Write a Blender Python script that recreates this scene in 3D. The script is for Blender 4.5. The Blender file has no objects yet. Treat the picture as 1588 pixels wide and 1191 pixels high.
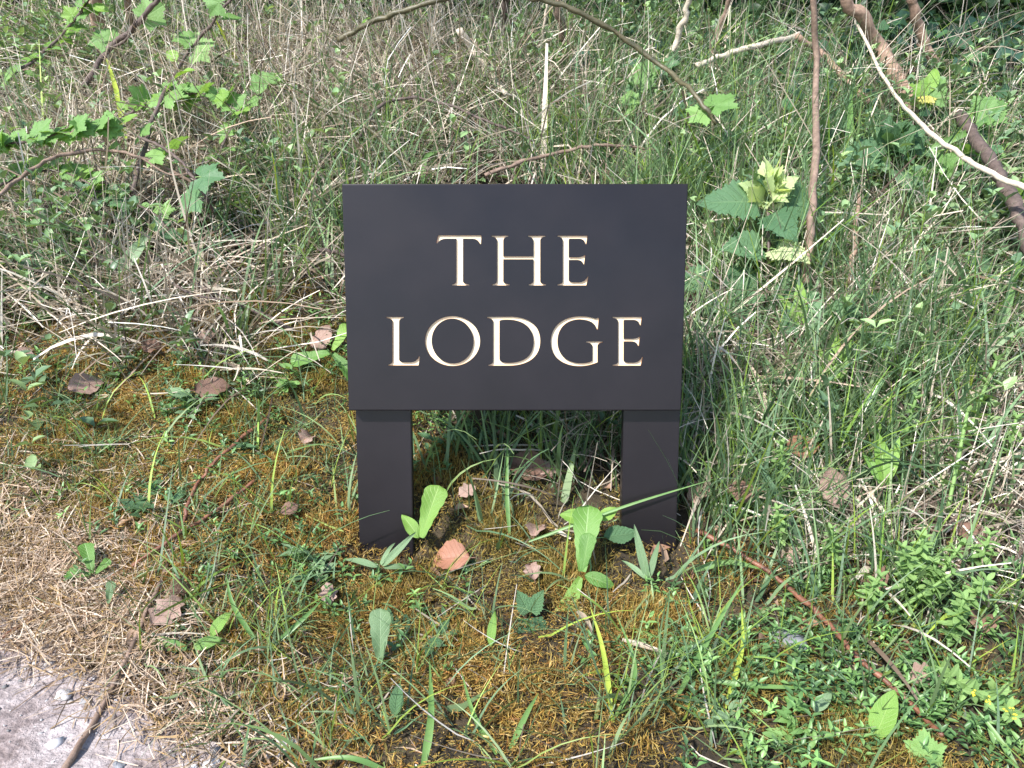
import bpy, bmesh, math
import numpy as np
from mathutils import Vector, Matrix
from mathutils.geometry import delaunay_2d_cdt

rng = np.random.default_rng(11)
R = math.radians
scene = bpy.context.scene
col = scene.collection

# ------------------------------------------------------------------ camera, sky, sun, exposure
FPX = 1246.0                       # focal length in pixels of the 1588 x 1191 photograph
PITCH = R(20.0)
CAM = np.array([0.0, -0.9685, 0.610])
cam_data = bpy.data.cameras.new('camera')
cam = bpy.data.objects.new('camera', cam_data)
col.objects.link(cam)
cam.location = CAM
cam.rotation_euler = (R(90) - PITCH, 0, 0)
cam_data.sensor_width = 36.0
cam_data.lens = 36.0 * FPX / 1588.0
cam_data.clip_start = 0.02
cam_data.clip_end = 500
scene.camera = cam

SUN_ELEV, SUN_AZ = R(47), R(40)    # azimuth measured to the left of straight behind the camera
to_sun = Vector((-math.sin(SUN_AZ) * math.cos(SUN_ELEV), -math.cos(SUN_AZ) * math.cos(SUN_ELEV), math.sin(SUN_ELEV)))
world = bpy.data.worlds.new('World')
scene.world = world
world.use_nodes = True
wn = world.node_tree
sky = wn.nodes.new('ShaderNodeTexSky')
sky.sky_type = 'NISHITA'
sky.sun_disc = False
sky.sun_elevation = SUN_ELEV
sky.sun_rotation = math.atan2(to_sun.x, to_sun.y)
sky.air_density = 1.0
sky.dust_density = 0.6
wn.nodes['Background'].inputs['Strength'].default_value = 0.14
wn.links.new(sky.outputs['Color'], wn.nodes['Background'].inputs['Color'])
sun_data = bpy.data.lights.new('sun', 'SUN')
sun_data.energy = 3.9
sun_data.angle = R(2.5)
sun_data.color = (1.0, 0.965, 0.93)
sun = bpy.data.objects.new('sun', sun_data)
col.objects.link(sun)
sun.rotation_euler = to_sun.to_track_quat('Z', 'Y').to_euler()
sun.location = (-2, -3, 4)
scene.view_settings.view_transform = 'Standard'
scene.view_settings.look = 'None'
scene.view_settings.gamma = 1.0
scene.view_settings.use_curve_mapping = False
scene.view_settings.exposure = 1.4
scene.render.engine = 'CYCLES'
scene.cycles.max_bounces = 6
scene.cycles.transparent_max_bounces = 4

# ------------------------------------------------------------------ terrain shape and lookups
def softplus(v):
    return np.where(v > 30, v, np.log1p(np.exp(np.minimum(v, 30))))

def wob(x, y, f, s):
    return (np.sin(x * f + s) * np.cos(y * f * 1.13 + 2.1 * s) + np.sin((x + y) * f * .71 + 3.3 * s) * .7
            + np.cos((x * .6 - y) * f * 1.37 + 1.7 * s) * .6) / 2.3

def H0(x, y):
    x = np.asarray(x, float); y = np.asarray(y, float)
    toe = -0.10 - 0.05 * np.tanh(-x * 2.0) - 0.04 * np.tanh(x * 3 - 1)
    k = .09
    z = .42 * k * softplus((y - toe) / k)
    z = z - .37 * .25 * softplus((y - 1.75) / .25)
    near = np.exp(-((y - .4) / 2.2) ** 2) * np.exp(-(x / 3.0) ** 2)
    foot = np.exp(-(np.abs(x) / .36) ** 4 - ((y + .04) / .15) ** 2)
    z = z - (.020 - .012 * np.tanh(x * 8)) * foot + near * (1 - .9 * foot) * (.016 * wob(x, y, 7.0, 1.0) + .008 * wob(x, y, 19.0, 2.0) + .0045 * wob(x, y, 43.0, .5))
    return z
HZ = float(H0(0., 0.)) + .0186           # level of the soil before the dip round the legs
def H(x, y):
    return H0(x, y) - HZ

FWD = np.array([0, math.cos(PITCH), -math.sin(PITCH)])
RGT = np.array([1.0, 0, 0])
UPV = np.array([0, math.sin(PITCH), math.cos(PITCH)])
def ray(px, py):
    return FWD + RGT * ((px - 794.0) / FPX) + UPV * ((595.5 - py) / FPX)
def ground_hit(px, py):
    """the point of the terrain that lies along the direction of a spot in the photograph"""
    r = ray(px, py)
    d = np.arange(.4, 6.0, .004)
    P = CAM[None] + d[:, None] * r[None]
    below = (P[:, 2] < H(P[:, 0], P[:, 1])) | (P[:, 1] > 1.9)
    i = int(np.argmax(below))
    return P[i]
def pt(px, py, k=1.0, lift=0.0):
    g = CAM + k * (ground_hit(px, py) - CAM)
    g = g.copy(); g[2] += lift
    return g
def px_m(p):
    """metres per photograph pixel at a point"""
    return float(np.dot(np.asarray(p) - CAM, FWD)) / FPX

# ------------------------------------------------------------------ object helpers
def tag(o, label=None, cat=None, group=None, kind=None):
    if label: o['label'] = label
    if cat: o['category'] = cat
    if group: o['group'] = group
    if kind: o['kind'] = kind
    return o
def link(o, parent=None):
    col.objects.link(o)
    if parent is not None: o.parent = parent
    return o
def empty(name, loc):
    o = bpy.data.objects.new(name, None)
    o.empty_display_size = .03
    o.location = Vector(loc)
    return link(o)
def mesh_py(name, verts, faces, mat=None, smooth=True, uv=None):
    me = bpy.data.meshes.new(name)
    me.from_pydata([tuple(map(float, v)) for v in verts], [], [tuple(map(int, f)) for f in faces])
    if smooth:
        me.polygons.foreach_set('use_smooth', np.ones(len(me.polygons), bool))
    if uv is not None:
        l = me.uv_layers.new(name='UVMap')
        vi = np.empty(len(me.loops), np.int32); me.loops.foreach_get('vertex_index', vi)
        l.data.foreach_set('uv', np.asarray(uv, np.float32)[vi].ravel())
    if mat: me.materials.append(mat)
    me.update()
    return me
def mesh_np(name, verts, quads=None, tris=None, colors=None, mat=None, smooth=True):
    me = bpy.data.meshes.new(name)
    nv = len(verts)
    me.vertices.add(nv); me.vertices.foreach_set('co', np.asarray(verts, np.float32).ravel())
    q = np.zeros((0, 4), np.int32) if quads is None else np.asarray(quads, np.int32)
    t = np.zeros((0, 3), np.int32) if tris is None else np.asarray(tris, np.int32)
    me.loops.add(q.size + t.size)
    me.loops.foreach_set('vertex_index', np.concatenate([q.ravel(), t.ravel()]))
    n = len(q) + len(t)
    me.polygons.add(n)
    tot = np.concatenate([np.full(len(q), 4, np.int32), np.full(len(t), 3, np.int32)])
    me.polygons.foreach_set('loop_start', np.concatenate([[0], np.cumsum(tot)[:-1]]).astype(np.int32))
    me.polygons.foreach_set('loop_total', tot)
    me.polygons.foreach_set('use_smooth', np.full(n, smooth, bool))
    if colors is not None:
        a = me.color_attributes.new('Col', 'FLOAT_COLOR', 'POINT')
        c = np.ones((nv, 4), np.float32); c[:, :3] = colors
        a.data.foreach_set('color', c.ravel())
    if mat: me.materials.append(mat)
    me.update(calc_edges=True); me.validate()
    return me
def obj(name, me, parent=None):
    return link(bpy.data.objects.new(name, me), parent)

# ------------------------------------------------------------------ materials
def new_mat(name):
    m = bpy.data.materials.new(name); m.use_nodes = True
    return m, m.node_tree, m.node_tree.nodes['Principled BSDF']
def N(nt, kind, **kw):
    n = nt.nodes.new(kind)
    for k, v in kw.items(): setattr(n, k, v)
    return n
def translucent(nt, bsdf, colour_socket, amount, tint=(1.25, 1.2, .55, 1)):
    out = nt.nodes['Material Output']
    tr = N(nt, 'ShaderNodeBsdfTranslucent'); mx = N(nt, 'ShaderNodeMixShader')
    mul = N(nt, 'ShaderNodeMix', data_type='RGBA', blend_type='MULTIPLY')
    mul.inputs['Factor'].default_value = 1
    nt.links.new(colour_socket, mul.inputs['A']); mul.inputs['B'].default_value = tint
    nt.links.new(mul.outputs['Result'], tr.inputs['Color'])
    mx.inputs['Fac'].default_value = amount
    nt.links.new(bsdf.outputs[0], mx.inputs[1]); nt.links.new(tr.outputs[0], mx.inputs[2])
    nt.links.new(mx.outputs[0], out.inputs['Surface'])
def ramp(nt, fac, stops):
    r = N(nt, 'ShaderNodeValToRGB')
    e = r.color_ramp.elements
    while len(e) > 1: e.remove(e[-1])
    e[0].position = stops[0][0]; e[0].color = (*stops[0][1], 1)
    for p, c in stops[1:]:
        k = e.new(p); k.color = (*c, 1)
    nt.links.new(fac, r.inputs['Fac'])
    return r.outputs['Color']
def noise(nt, scale, detail=4, coord='Object', rough=.6):
    tc = N(nt, 'ShaderNodeTexCoord'); n = N(nt, 'ShaderNodeTexNoise')
    n.inputs['Scale'].default_value = scale; n.inputs['Detail'].default_value = detail; n.inputs['Roughness'].default_value = rough
    nt.links.new(tc.outputs[coord], n.inputs['Vector'])
    return n.outputs['Fac']
def bump(nt, bsdf, h, strength, dist):
    b = N(nt, 'ShaderNodeBump'); b.inputs['Strength'].default_value = strength; b.inputs['Distance'].default_value = dist
    nt.links.new(h, b.inputs['Height']); nt.links.new(b.outputs['Normal'], bsdf.inputs['Normal'])

def mat_blades(name, rough=.5, spec=.35, trans=.3, tint=(1.25, 1.2, .55, 1)):
    m, nt, b = new_mat(name)
    a = N(nt, 'ShaderNodeAttribute', attribute_name='Col')
    nt.links.new(a.outputs['Color'], b.inputs['Base Color'])
    b.inputs['Roughness'].default_value = rough
    b.inputs['Specular IOR Level'].default_value = spec
    if trans: translucent(nt, b, a.outputs['Color'], trans, tint)
    return m
def mat_leaf(name, c_lo, c_hi, vein=(.3, .4, .12), vein_amt=.45, nveins=7., rough=.45, trans=.3, spots=None, bumpy=.4, slant=.55):
    m, nt, b = new_mat(name)
    uv = N(nt, 'ShaderNodeUVMap'); sp = N(nt, 'ShaderNodeSeparateXYZ')
    nt.links.new(uv.outputs['UV'], sp.inputs['Vector'])
    def M(op, a, bb=None, v=None):
        k = N(nt, 'ShaderNodeMath', operation=op)
        if isinstance(a, (int, float)): k.inputs[0].default_value = a
        else: nt.links.new(a, k.inputs[0])
        if bb is not None:
            if isinstance(bb, (int, float)): k.inputs[1].default_value = bb
            else: nt.links.new(bb, k.inputs[1])
        return k.outputs[0]
    u = M('ABSOLUTE', M('SUBTRACT', M('MULTIPLY', sp.outputs['X'], 2.), 1.))
    t = sp.outputs['Y']
    ph = M('FRACT', M('MULTIPLY', M('SUBTRACT', t, M('MULTIPLY', u, slant / 2)), nveins))
    dist = M('ABSOLUTE', M('SUBTRACT', ph, .5))
    side = M('SUBTRACT', 1., M('MINIMUM', M('MULTIPLY', dist, 9.), 1.))
    mid = M('SUBTRACT', 1., M('MINIMUM', M('MULTIPLY', u, 12.), 1.))
    veins = M('MAXIMUM', mid, M('MULTIPLY', side, .7))
    oi = N(nt, 'ShaderNodeObjectInfo')
    f = M('ADD', M('MULTIPLY', noise(nt, 60., 3), .75), M('MULTIPLY', oi.outputs['Random'], .5))
    base = ramp(nt, f, [(.3, c_lo), (.85, c_hi)])
    if spots:
        s = noise(nt, 130., 3)
        mk = ramp(nt, s, [(.60, (0, 0, 0)), (.68, (1, 1, 1))])
        mx0 = N(nt, 'ShaderNodeMix', data_type='RGBA'); nt.links.new(mk, mx0.inputs['Factor'])
        nt.links.new(base, mx0.inputs['A']); mx0.inputs['B'].default_value = (*spots, 1)
        base = mx0.outputs['Result']
    mx = N(nt, 'ShaderNodeMix', data_type='RGBA')
    nt.links.new(M('MULTIPLY', veins, vein_amt), mx.inputs['Factor'])
    nt.links.new(base, mx.inputs['A']); mx.inputs['B'].default_value = (*vein, 1)
    nt.links.new(mx.outputs['Result'], b.inputs['Base Color'])
    b.inputs['Roughness'].default_value = rough
    b.inputs['Specular IOR Level'].default_value = .4
    hh = M('ADD', M('MULTIPLY', veins, -1.), M('MULTIPLY', noise(nt, 220., 2), .6))
    bump(nt, b, hh, bumpy, .0015)
    translucent(nt, b, mx.outputs['Result'], trans)
    return m
def mat_bark(name, c_lo, c_hi, scale=60., rough=.75, stretch=None):
    m, nt, b = new_mat(name)
    f = noise(nt, scale, 6)
    nt.links.new(ramp(nt, f, [(.3, c_lo), (.7, c_hi)]), b.inputs['Base Color'])
    b.inputs['Roughness'].default_value = rough
    bump(nt, b, noise(nt, scale * 3, 5), .6, .002)
    return m

# sign paint: dark charcoal satin with a faint uneven film
m, nt, b = new_mat('charcoal_satin_paint')
f = noise(nt, 9., 4)
nt.links.new(ramp(nt, f, [(.3, (.0060, .0045, .0062)), (.72, (.0105, .0082, .0102))]), b.inputs['Base Color'])
nt.links.new(ramp(nt, noise(nt, 5., 3), [(.3, (.26,) * 3), (.7, (.42,) * 3)]), b.inputs['Roughness'])
b.inputs['Specular IOR Level'].default_value = .30
bump(nt, b, noise(nt, 700., 3), .12, .0004)
PAINT = m
m, nt, b = new_mat('cream_letter_paint')
nt.links.new(ramp(nt, noise(nt, 120., 3), [(.3, (.60, .50, .33)), (.7, (.68, .575, .40))]), b.inputs['Base Color'])
b.inputs['Roughness'].default_value = .55
CREAM = m
m, nt, b = new_mat('letter_edge_tan')
nt.links.new(ramp(nt, noise(nt, 200., 3), [(.3, (.30, .125, .04)), (.7, (.42, .19, .07))]), b.inputs['Base Color'])
b.inputs['Roughness'].default_value = .6
EDGE = m

# earth under everything
m, nt, b = new_mat('earth')
f1 = noise(nt, 14., 8)
nt.links.new(ramp(nt, f1, [(.28, (.014, .010, .006)), (.5, (.036, .026, .013)), (.72, (.08, .056, .028))]), b.inputs['Base Color'])
b.inputs['Roughness'].default_value = .95
bump(nt, b, noise(nt, 160., 8), .9, .006)
EARTH = m
m, nt, b = new_mat('worn_road')
f1 = noise(nt, 70., 12, rough=.75)
f2 = noise(nt, 9., 8)
mx = N(nt, 'ShaderNodeMix', data_type='RGBA')
nt.links.new(ramp(nt, f2, [(.4, (0,) * 3), (.62, (1,) * 3)]), mx.inputs['Factor'])
nt.links.new(ramp(nt, f1, [(.32, (.075, .055, .05)), (.5, (.20, .155, .145)), (.68, (.38, .315, .30))]), mx.inputs['A'])
nt.links.new(ramp(nt, f1, [(.32, (.17, .14, .135)), (.5, (.37, .32, .31)), (.68, (.56, .505, .49))]), mx.inputs['B'])
nt.links.new(mx.outputs['Result'], b.inputs['Base Color'])
b.inputs['Roughness'].default_value = .9
bump(nt, b, noise(nt, 140., 10), .9, .006)
ROAD = m

GRASS = mat_blades('grass_blades', .5, .35, .35)
STRAW = mat_blades('straw', .65, .25, .22, (1.05, 1.0, .85, 1))
MOSS = mat_blades('moss', .6, .25, .35, (1.3, 1.05, .5, 1))
HERB = mat_blades('small_leaves', .42, .45, .25)
NETTLE = mat_leaf('nettle_leaf', (.055, .13, .06), (.11, .215, .095), (.20, .32, .15), .35, 8., .42, .28, bumpy=.9)
NETTLE_TOP = mat_leaf('young_nettle_leaf', (.42, .54, .24), (.60, .68, .36), (.68, .73, .46), .4, 8., .6, .5, bumpy=.35)
LOBED = mat_leaf('lobed_leaf', (.12, .24, .065), (.20, .35, .10), (.32, .46, .2), .22, 4., .5, .38)
LOBED_DARK = mat_leaf('dark_lobed_leaf', (.06, .14, .06), (.11, .215, .09), (.18, .30, .14), .12, 4., .45, .3)
BRIGHT = mat_leaf('fresh_leaf', (.11, .23, .035), (.20, .35, .06), (.34, .46, .16), .5, 9., .42, .35)
DANDE = mat_leaf('dandelion_leaf', (.07, .17, .03), (.13, .26, .05), (.30, .42, .18), .55, 8., .4, .3)
GREYLEAF = mat_leaf('grey_green_leaf', (.10, .17, .075), (.17, .26, .13), (.26, .34, .2), .5, 6., .5, .25)
DARKLEAF = mat_leaf('dark_leaf', (.018, .055, .022), (.045, .105, .04), (.10, .17, .08), .45, 5., .35, .15)
YELLOW = mat_leaf('yellow_leaf', (.42, .40, .07), (.55, .50, .14), (.6, .55, .2), .3, 6., .5, .35)
SOFTGREEN = mat_leaf('soft_hairy_leaf', (.15, .27, .08), (.25, .39, .13), (.35, .46, .22), .35, 3., .7, .35)
DEAD = [mat_leaf('dead_leaf_russet', (.20, .085, .05), (.31, .145, .09), (.16, .07, .04), .5, 8., .5, .12, (.10, .05, .03)),
        mat_leaf('dead_leaf_pink', (.23, .15, .115), (.33, .225, .18), (.22, .12, .09), .5, 6., .6, .12, (.2, .11, .08)),
        mat_leaf('dead_leaf_brown', (.11, .06, .04), (.20, .115, .08), (.07, .04, .03), .4, 6., .7, .08, (.05, .03, .02)),
        mat_leaf('dead_leaf_tan', (.40, .28, .15), (.52, .37, .20), (.3, .18, .09), .4, 6., .6, .2, (.22, .12, .06)),
        mat_leaf('dead_leaf_red', (.20, .055, .05), (.30, .10, .085), (.36, .20, .17), .6, 6., .4, .1)]
BARK_RED = mat_bark('red_bramble_bark', (.085, .035, .022), (.22, .09, .048), 70., .5)
BARK_BROWN = mat_bark('brown_bark', (.10, .065, .045), (.25, .17, .125), 70.)
BARK_DARK = mat_bark('dark_bark', (.045, .03, .025), (.12, .085, .07), 80.)
BARK_PALE = mat_bark('pale_dead_wood', (.36, .30, .23), (.55, .47, .37), 90.)
BARK_GREEN = mat_bark('green_bramble_bark', (.045, .045, .022), (.11, .09, .045), 60., .5)
BARK_TAN = mat_bark('tan_bark', (.13, .08, .055), (.34, .225, .16), 80.)
STEM_GREEN = mat_bark('green_stem', (.10, .18, .05), (.2, .3, .1), 90., .5)
STEM_PURPLE = mat_bark('purple_stem', (.06, .035, .035), (.12, .09, .055), 120., .5)
STONE = mat_bark('grey_stone', (.09, .092, .10), (.24, .245, .26), 90., .85)
STONE_PALE = mat_bark('pale_stone', (.28, .26, .25), (.5, .47, .45), 120., .85)
FLOWER, nt, b = new_mat('yellow_flower'); b.inputs['Base Color'].default_value = (.75, .62, .03, 1)
nt.links.new(ramp(nt, noise(nt, 300., 2), [(.3, (.68, .55, .02)), (.7, (.82, .72, .06))]), b.inputs['Base Color'])

# ------------------------------------------------------------------ the ground and the road
def axis(lo, hi, step, far):
    a = np.arange(lo, hi + 1e-6, step)
    g = np.cumsum(step * 1.3 ** np.arange(1, 40)); g = g[g < far]
    return np.concatenate([(lo - g)[::-1], a, hi + g])
gx, gy = axis(-1.7, 1.7, .018, 90), axis(-1.0, 2.3, .018, 90)
X, Y = np.meshgrid(gx, gy)
V = np.stack([X, Y, H(X, Y)], -1).reshape(-1, 3)
nx = len(gx)
ii, jj = np.meshgrid(np.arange(len(gy) - 1), np.arange(nx - 1), indexing='ij')
base_i = (ii * nx + jj).ravel()
Q = np.stack([base_i, base_i + 1, base_i + nx + 1, base_i + nx], 1)
tag(obj('ground', mesh_np('ground', V, Q, mat=EARTH)), 'mossy earth bank rising behind the sign', None, kind='structure')

ra, rb = ground_hit(-40, 845), ground_hit(400, 1215)
rdir = (rb - ra)[:2]; rdir /= np.linalg.norm(rdir)
rnor = np.array([rdir[1], -rdir[0]])
if np.dot(rnor, np.array([0., -1.])) < 0: rnor = -rnor
def road_depth(x, y):
    """how far inside the road a point lies (negative = on the verge)"""
    return (x - ra[0]) * rnor[0] + (y - ra[1]) * rnor[1]
ss = np.concatenate([np.linspace(-40, -1.2, 30), np.arange(-1.18, 1.6, .016), np.linspace(1.62, 40, 30)])
ws = np.concatenate([np.arange(0, .7, .016), np.linspace(.75, 4.5, 20)])
S_, W_ = np.meshgrid(ss, ws)
edge = .035 * wob(S_, S_ * 0, 9., .4) + .028 * wob(S_, S_ * 0, 31., 1.4) + .018 * wob(S_, S_ * 0, 83., 2.) + .01 * wob(S_, S_ * 0, 190., .2)
WW = W_ + edge * np.exp(-W_ / .15)
RX, RY = ra[0] + rdir[0] * S_ + rnor[0] * WW, ra[1] + rdir[1] * S_ + rnor[1] * WW
RZ = H(RX, RY) + .010 * np.clip(W_ / .05, 0, 1) - .004 + .004 * wob(RX, RY, 60., .7) * np.clip(W_ / .03, 0, 1) * np.exp(-W_)
V = np.stack([RX, RY, RZ], -1).reshape(-1, 3); nx = len(ss)
ii, jj = np.meshgrid(np.arange(len(ws) - 1), np.arange(nx - 1), indexing='ij')
bi = (ii * nx + jj).ravel()
Q = np.stack([bi, bi + nx, bi + nx + 1, bi + 1], 1)
if np.cross(V[Q[0, 1]] - V[Q[0, 0]], V[Q[0, 2]] - V[Q[0, 0]])[2] < 0: Q = Q[:, ::-1]
tag(obj('road', mesh_np('road', V, Q, mat=ROAD)), 'pale worn gravelly road edge beside the verge', None, kind='structure')

# ------------------------------------------------------------------ the sign
LEAN = R(11.6)
SV = np.array([0, math.sin(LEAN), math.cos(LEAN)])       # up along the board
SN = np.array([0, -math.cos(LEAN), math.sin(LEAN)])      # out of its face
SC = CAM + 1.066 * ray(798, 461)
def board_uv(px, py, back=0.):
    r = ray(px, py); d = np.dot(SC - SN * back - CAM, SN) / np.dot(r, SN)
    q = CAM + d * r - SC
    return float(q[0]), float(np.dot(q, SV))
sign = empty('house_sign', (SC[0], 0, 0))
tag(sign, 'charcoal painted sign on two legs reading THE LODGE in cream', 'sign')
SM = Matrix(((1, 0, 0, SC[0]), (0, SV[1], SN[1], SC[1]), (0, SV[2], SN[2], SC[2]), (0, 0, 0, 1)))
def sign_part(name, me, parent=sign):
    o = obj(name, me, parent)
    o.matrix_parent_inverse = Matrix.Identity(4)
    o.matrix_basis = (Matrix.Translation(sign.location).inverted() @ SM) if parent is sign else Matrix.Identity(4)
    return o

def path(cmds):
    out = []
    for c in cmds:
        if c[0] == 'L': out.append((c[1], c[2]))
        else:
            p0 = out[-1]; n = 8 if c[0] == 'Q' else 18
            for i in range(1, n + 1):
                t = i / n; s = 1 - t
                if c[0] == 'Q':
                    out.append((s*s*p0[0] + 2*s*t*c[1] + t*t*c[3], s*s*p0[1] + 2*s*t*c[2] + t*t*c[4]))
                else:
                    out.append((s**3*p0[0] + 3*s*s*t*c[1] + 3*s*t*t*c[3] + t**3*c[5], s**3*p0[1] + 3*s*s*t*c[2] + 3*s*t*t*c[4] + t**3*c[6]))
    return out
def ellipse(cx, cy, rx, ry, tilt=0., n=72):
    o = []
    for i in range(n):
        a = 2 * math.pi * i / n; x, y = rx * math.cos(a), ry * math.sin(a)
        o.append((cx + x * math.cos(tilt) - y * math.sin(tilt), cy + x * math.sin(tilt) + y * math.cos(tilt)))
    return o
L_, Q_, C_ = (lambda x, y: ('L', x, y)), (lambda *a: ('Q',) + a), (lambda *a: ('C',) + a)
def letter_E(x0, a, b_, xt, xm, xb, yt, ym, yb):
    return path([L_(x0, yt), L_(xt, yt), L_(xt - 1.6, yt + 13), L_(xt - 3.2, yt + 13), Q_(xt - 4.5, yt + 4.8, xt - 13, yt + 4.6),
        L_(b_ + 2, yt + 4.6), Q_(b_, yt + 4.6, b_, yt + 7), L_(b_, ym), L_(b_ + 12, ym), Q_(xm - 3, ym - .3, xm, ym - 3.4), L_(xm + 1, ym - 3),
        L_(xm - .6, ym + 11), L_(xm - 2, ym + 11), Q_(xm - 3.5, ym + 4.3, xm - 12, ym + 4.1), L_(b_, ym + 4.1), L_(b_, yb - 9),
        Q_(b_, yb - 5, b_ + 7, yb - 4.8), L_(xb - 14, yb - 4.8), Q_(xb - 4, yb - 5.2, xb - .9, yb - 14), L_(xb + .4, yb - 13.4), L_(xb - 2.6, yb),
        L_(x0, yb), L_(x0, yb - 1.5), Q_(a, yb - 2.4, a, yb - 6), L_(a, yt + 7), Q_(a, yt + 2.4, x0, yt + 1.5)])
GLYPHS = [
    [path([L_(679.5, 365), L_(746.5, 365), L_(745.9, 378.5), L_(744.3, 378.5), Q_(741, 370.4, 733, 370.2), L_(718, 370.2), L_(718, 436),
           Q_(718.2, 440.3, 728, 441.2), L_(728, 442.7), L_(700.8, 442.7), L_(700.8, 441.2), Q_(707.3, 440.3, 707.3, 436), L_(707.3, 370.2),
           L_(692, 370.2), Q_(682, 370.5, 678.2, 377.6), L_(676.6, 376.8)])],
    [path([L_(762, 365.6), L_(788, 365.6), L_(788, 367.1), Q_(780.8, 368, 780.5, 373), L_(780.5, 397.6), L_(827, 397.6), L_(827, 373),
           Q_(826.7, 368, 818.9, 367.1), L_(818.9, 365.6), L_(845.5, 365.6), L_(845.5, 367.1), Q_(838.2, 368, 837.9, 373), L_(837.9, 436),
           Q_(838.2, 440.2, 846.6, 441.2), L_(846.6, 442.7), L_(819.7, 442.7), L_(819.7, 441.2), Q_(826.8, 440.2, 827, 436), L_(827, 402.1),
           L_(780.5, 402.1), L_(780.5, 436), Q_(780.8, 440.2, 790.3, 441.2), L_(790.3, 442.7), L_(763, 442.7), L_(763, 441.2),
           Q_(770.5, 440.2, 770.7, 436), L_(770.7, 373), Q_(770.5, 368, 762, 367.1)])],
    [letter_E(864.5, 872.6, 882.2, 911.0, 906.6, 912, 365.6, 399, 442.7)],
    [path([L_(598.6, 491.6), L_(626.3, 491.6), L_(626.3, 493.1), Q_(619, 494, 618.9, 499), L_(618.9, 557), Q_(618.9, 561.6, 626, 562),
           L_(637, 562), Q_(646.5, 561.4, 649.8, 552.4), L_(651.2, 552.8), L_(649, 566.9), L_(601.8, 566.9), L_(601.8, 565.4),
           Q_(608.4, 564.4, 608.4, 560), L_(608.4, 499), Q_(608.4, 494, 598.6, 493.1)])],
    [ellipse(701.8, 529, 42.7, 38.8), ellipse(701.8, 529, 32.3, 34.8, R(-9))],
    [path([L_(755.4, 491.6), L_(790, 491.2), C_(822, 491.2, 837.9, 506, 837.9, 529), C_(837.9, 553, 820, 567.3, 788, 567.3), L_(757, 567.3),
           L_(757, 565.9), Q_(764.5, 565, 764.5, 560), L_(764.5, 499), Q_(764.5, 494, 755.4, 493.1)]),
     path([L_(774.6, 498), Q_(776, 495.8, 786, 495.8), C_(814, 495.8, 827.4, 510, 827.4, 530), C_(827.4, 552, 813, 562.8, 788, 562.8),
           Q_(774.6, 562.8, 774.6, 556)])],
    [path([L_(928.8, 493.4), L_(927, 511), L_(925.2, 511), Q_(923, 496.6, 900, 495.4), C_(877, 495.4, 864.7, 510, 864.7, 529),
           C_(864.7, 551, 879, 563.4, 901, 563.4), Q_(914, 563, 918.5, 559.5), L_(918.5, 537), Q_(918.5, 532, 908.8, 531.2), L_(908.8, 529.7),
           L_(934.6, 529.7), L_(934.6, 531.2), Q_(927.1, 532, 926.9, 537), L_(926.9, 562), Q_(913, 568, 899, 568), C_(872, 568, 854, 553, 854, 530),
           C_(854, 506, 873, 490.7, 900, 490.7), Q_(915, 490.7, 923.6, 494.6), L_(926.8, 493.2)])],
    [letter_E(949.9, 958.4, 967.4, 995.4, 991.4, 996.4, 491.6, 525.5, 567.3)],
]
GLYPHS = [[[board_uv(*p) for p in lp] for lp in g] for g in GLYPHS]
def area2(l): return sum(l[i][0]*l[(i+1) % len(l)][1] - l[(i+1) % len(l)][0]*l[i][1] for i in range(len(l)))
GLYPHS = [[lp if (area2(lp) > 0) == (k == 0) else lp[::-1] for k, lp in enumerate(g)] for g in GLYPHS]   # outer ccw, holes cw
def inside(p, loops):
    c = False
    for lp in loops:
        j = len(lp) - 1
        for i in range(len(lp)):
            (xi, yi), (xj, yj) = lp[i], lp[j]
            if (yi > p[1]) != (yj > p[1]) and p[0] < (xj - xi) * (p[1] - yi) / (yj - yi) + xi: c = not c
            j = i
    return c
def fill(loops, keep):
    vs, es = [], []
    for lp in loops:
        o = len(vs); n = len(lp)
        vs += [Vector(p) for p in lp]; es += [(o + i, o + (i + 1) % n) for i in range(n)]
    v, e, f, *_ = delaunay_2d_cdt(vs, es, [], 0, 1e-7)
    out = []
    for t in f:
        cxy = (sum(v[i].x for i in t) / len(t), sum(v[i].y for i in t) / len(t))
        if keep(cxy):
            a, b2, c2 = v[t[0]], v[t[1]], v[t[2]]
            out.append(tuple(t) if (b2 - a).cross(c2 - a) > 0 else tuple(reversed(t)))
    return [tuple(p) for p in v], out
corners = [board_uv(*p) for p in ((540, 637), (1056.5, 637), (1067, 285), (530.5, 285))]
bw = (corners[1][0] - corners[0][0] + corners[2][0] - corners[3][0]) / 4
bx0 = sum(c[0] for c in corners) / 4
bh0, bh1 = (corners[0][1] + corners[1][1]) / 2, (corners[2][1] + corners[3][1]) / 2
BT, DEP, BEV = .022, .0029, .0016
def rect(i): return [(bx0 - bw + i, bh0 + i), (bx0 + bw - i, bh0 + i), (bx0 + bw - i, bh1 - i), (bx0 - bw + i, bh1 - i)]
all_loops = [lp for g in GLYPHS for lp in g]
fv, ff = fill([rect(BEV)] + all_loops, lambda c: not inside(c, all_loops))
verts = [(p[0], p[1], 0.) for p in fv]; faces = list(ff)
def ring(loop_a, za, loop_b, zb):
    o = len(verts); n = len(loop_a)
    verts.extend([(p[0], p[1], za) for p in loop_a]); verts.extend([(p[0], p[1], zb) for p in loop_b])
    for i in range(n):
        j = (i + 1) % n
        faces.append((o + i, o + n + i, o + n + j, o + j))
ring(rect(BEV), 0., rect(BEV * .3), -BEV * .3)
ring(rect(BEV * .3), -BEV * .3, rect(0), -BEV)
ring(rect(0), -BEV, rect(0), -BT + BEV)
ring(rect(0), -BT + BEV, rect(BEV), -BT)
for lp in all_loops: ring(lp, 0., lp, -DEP - .0006)
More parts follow.
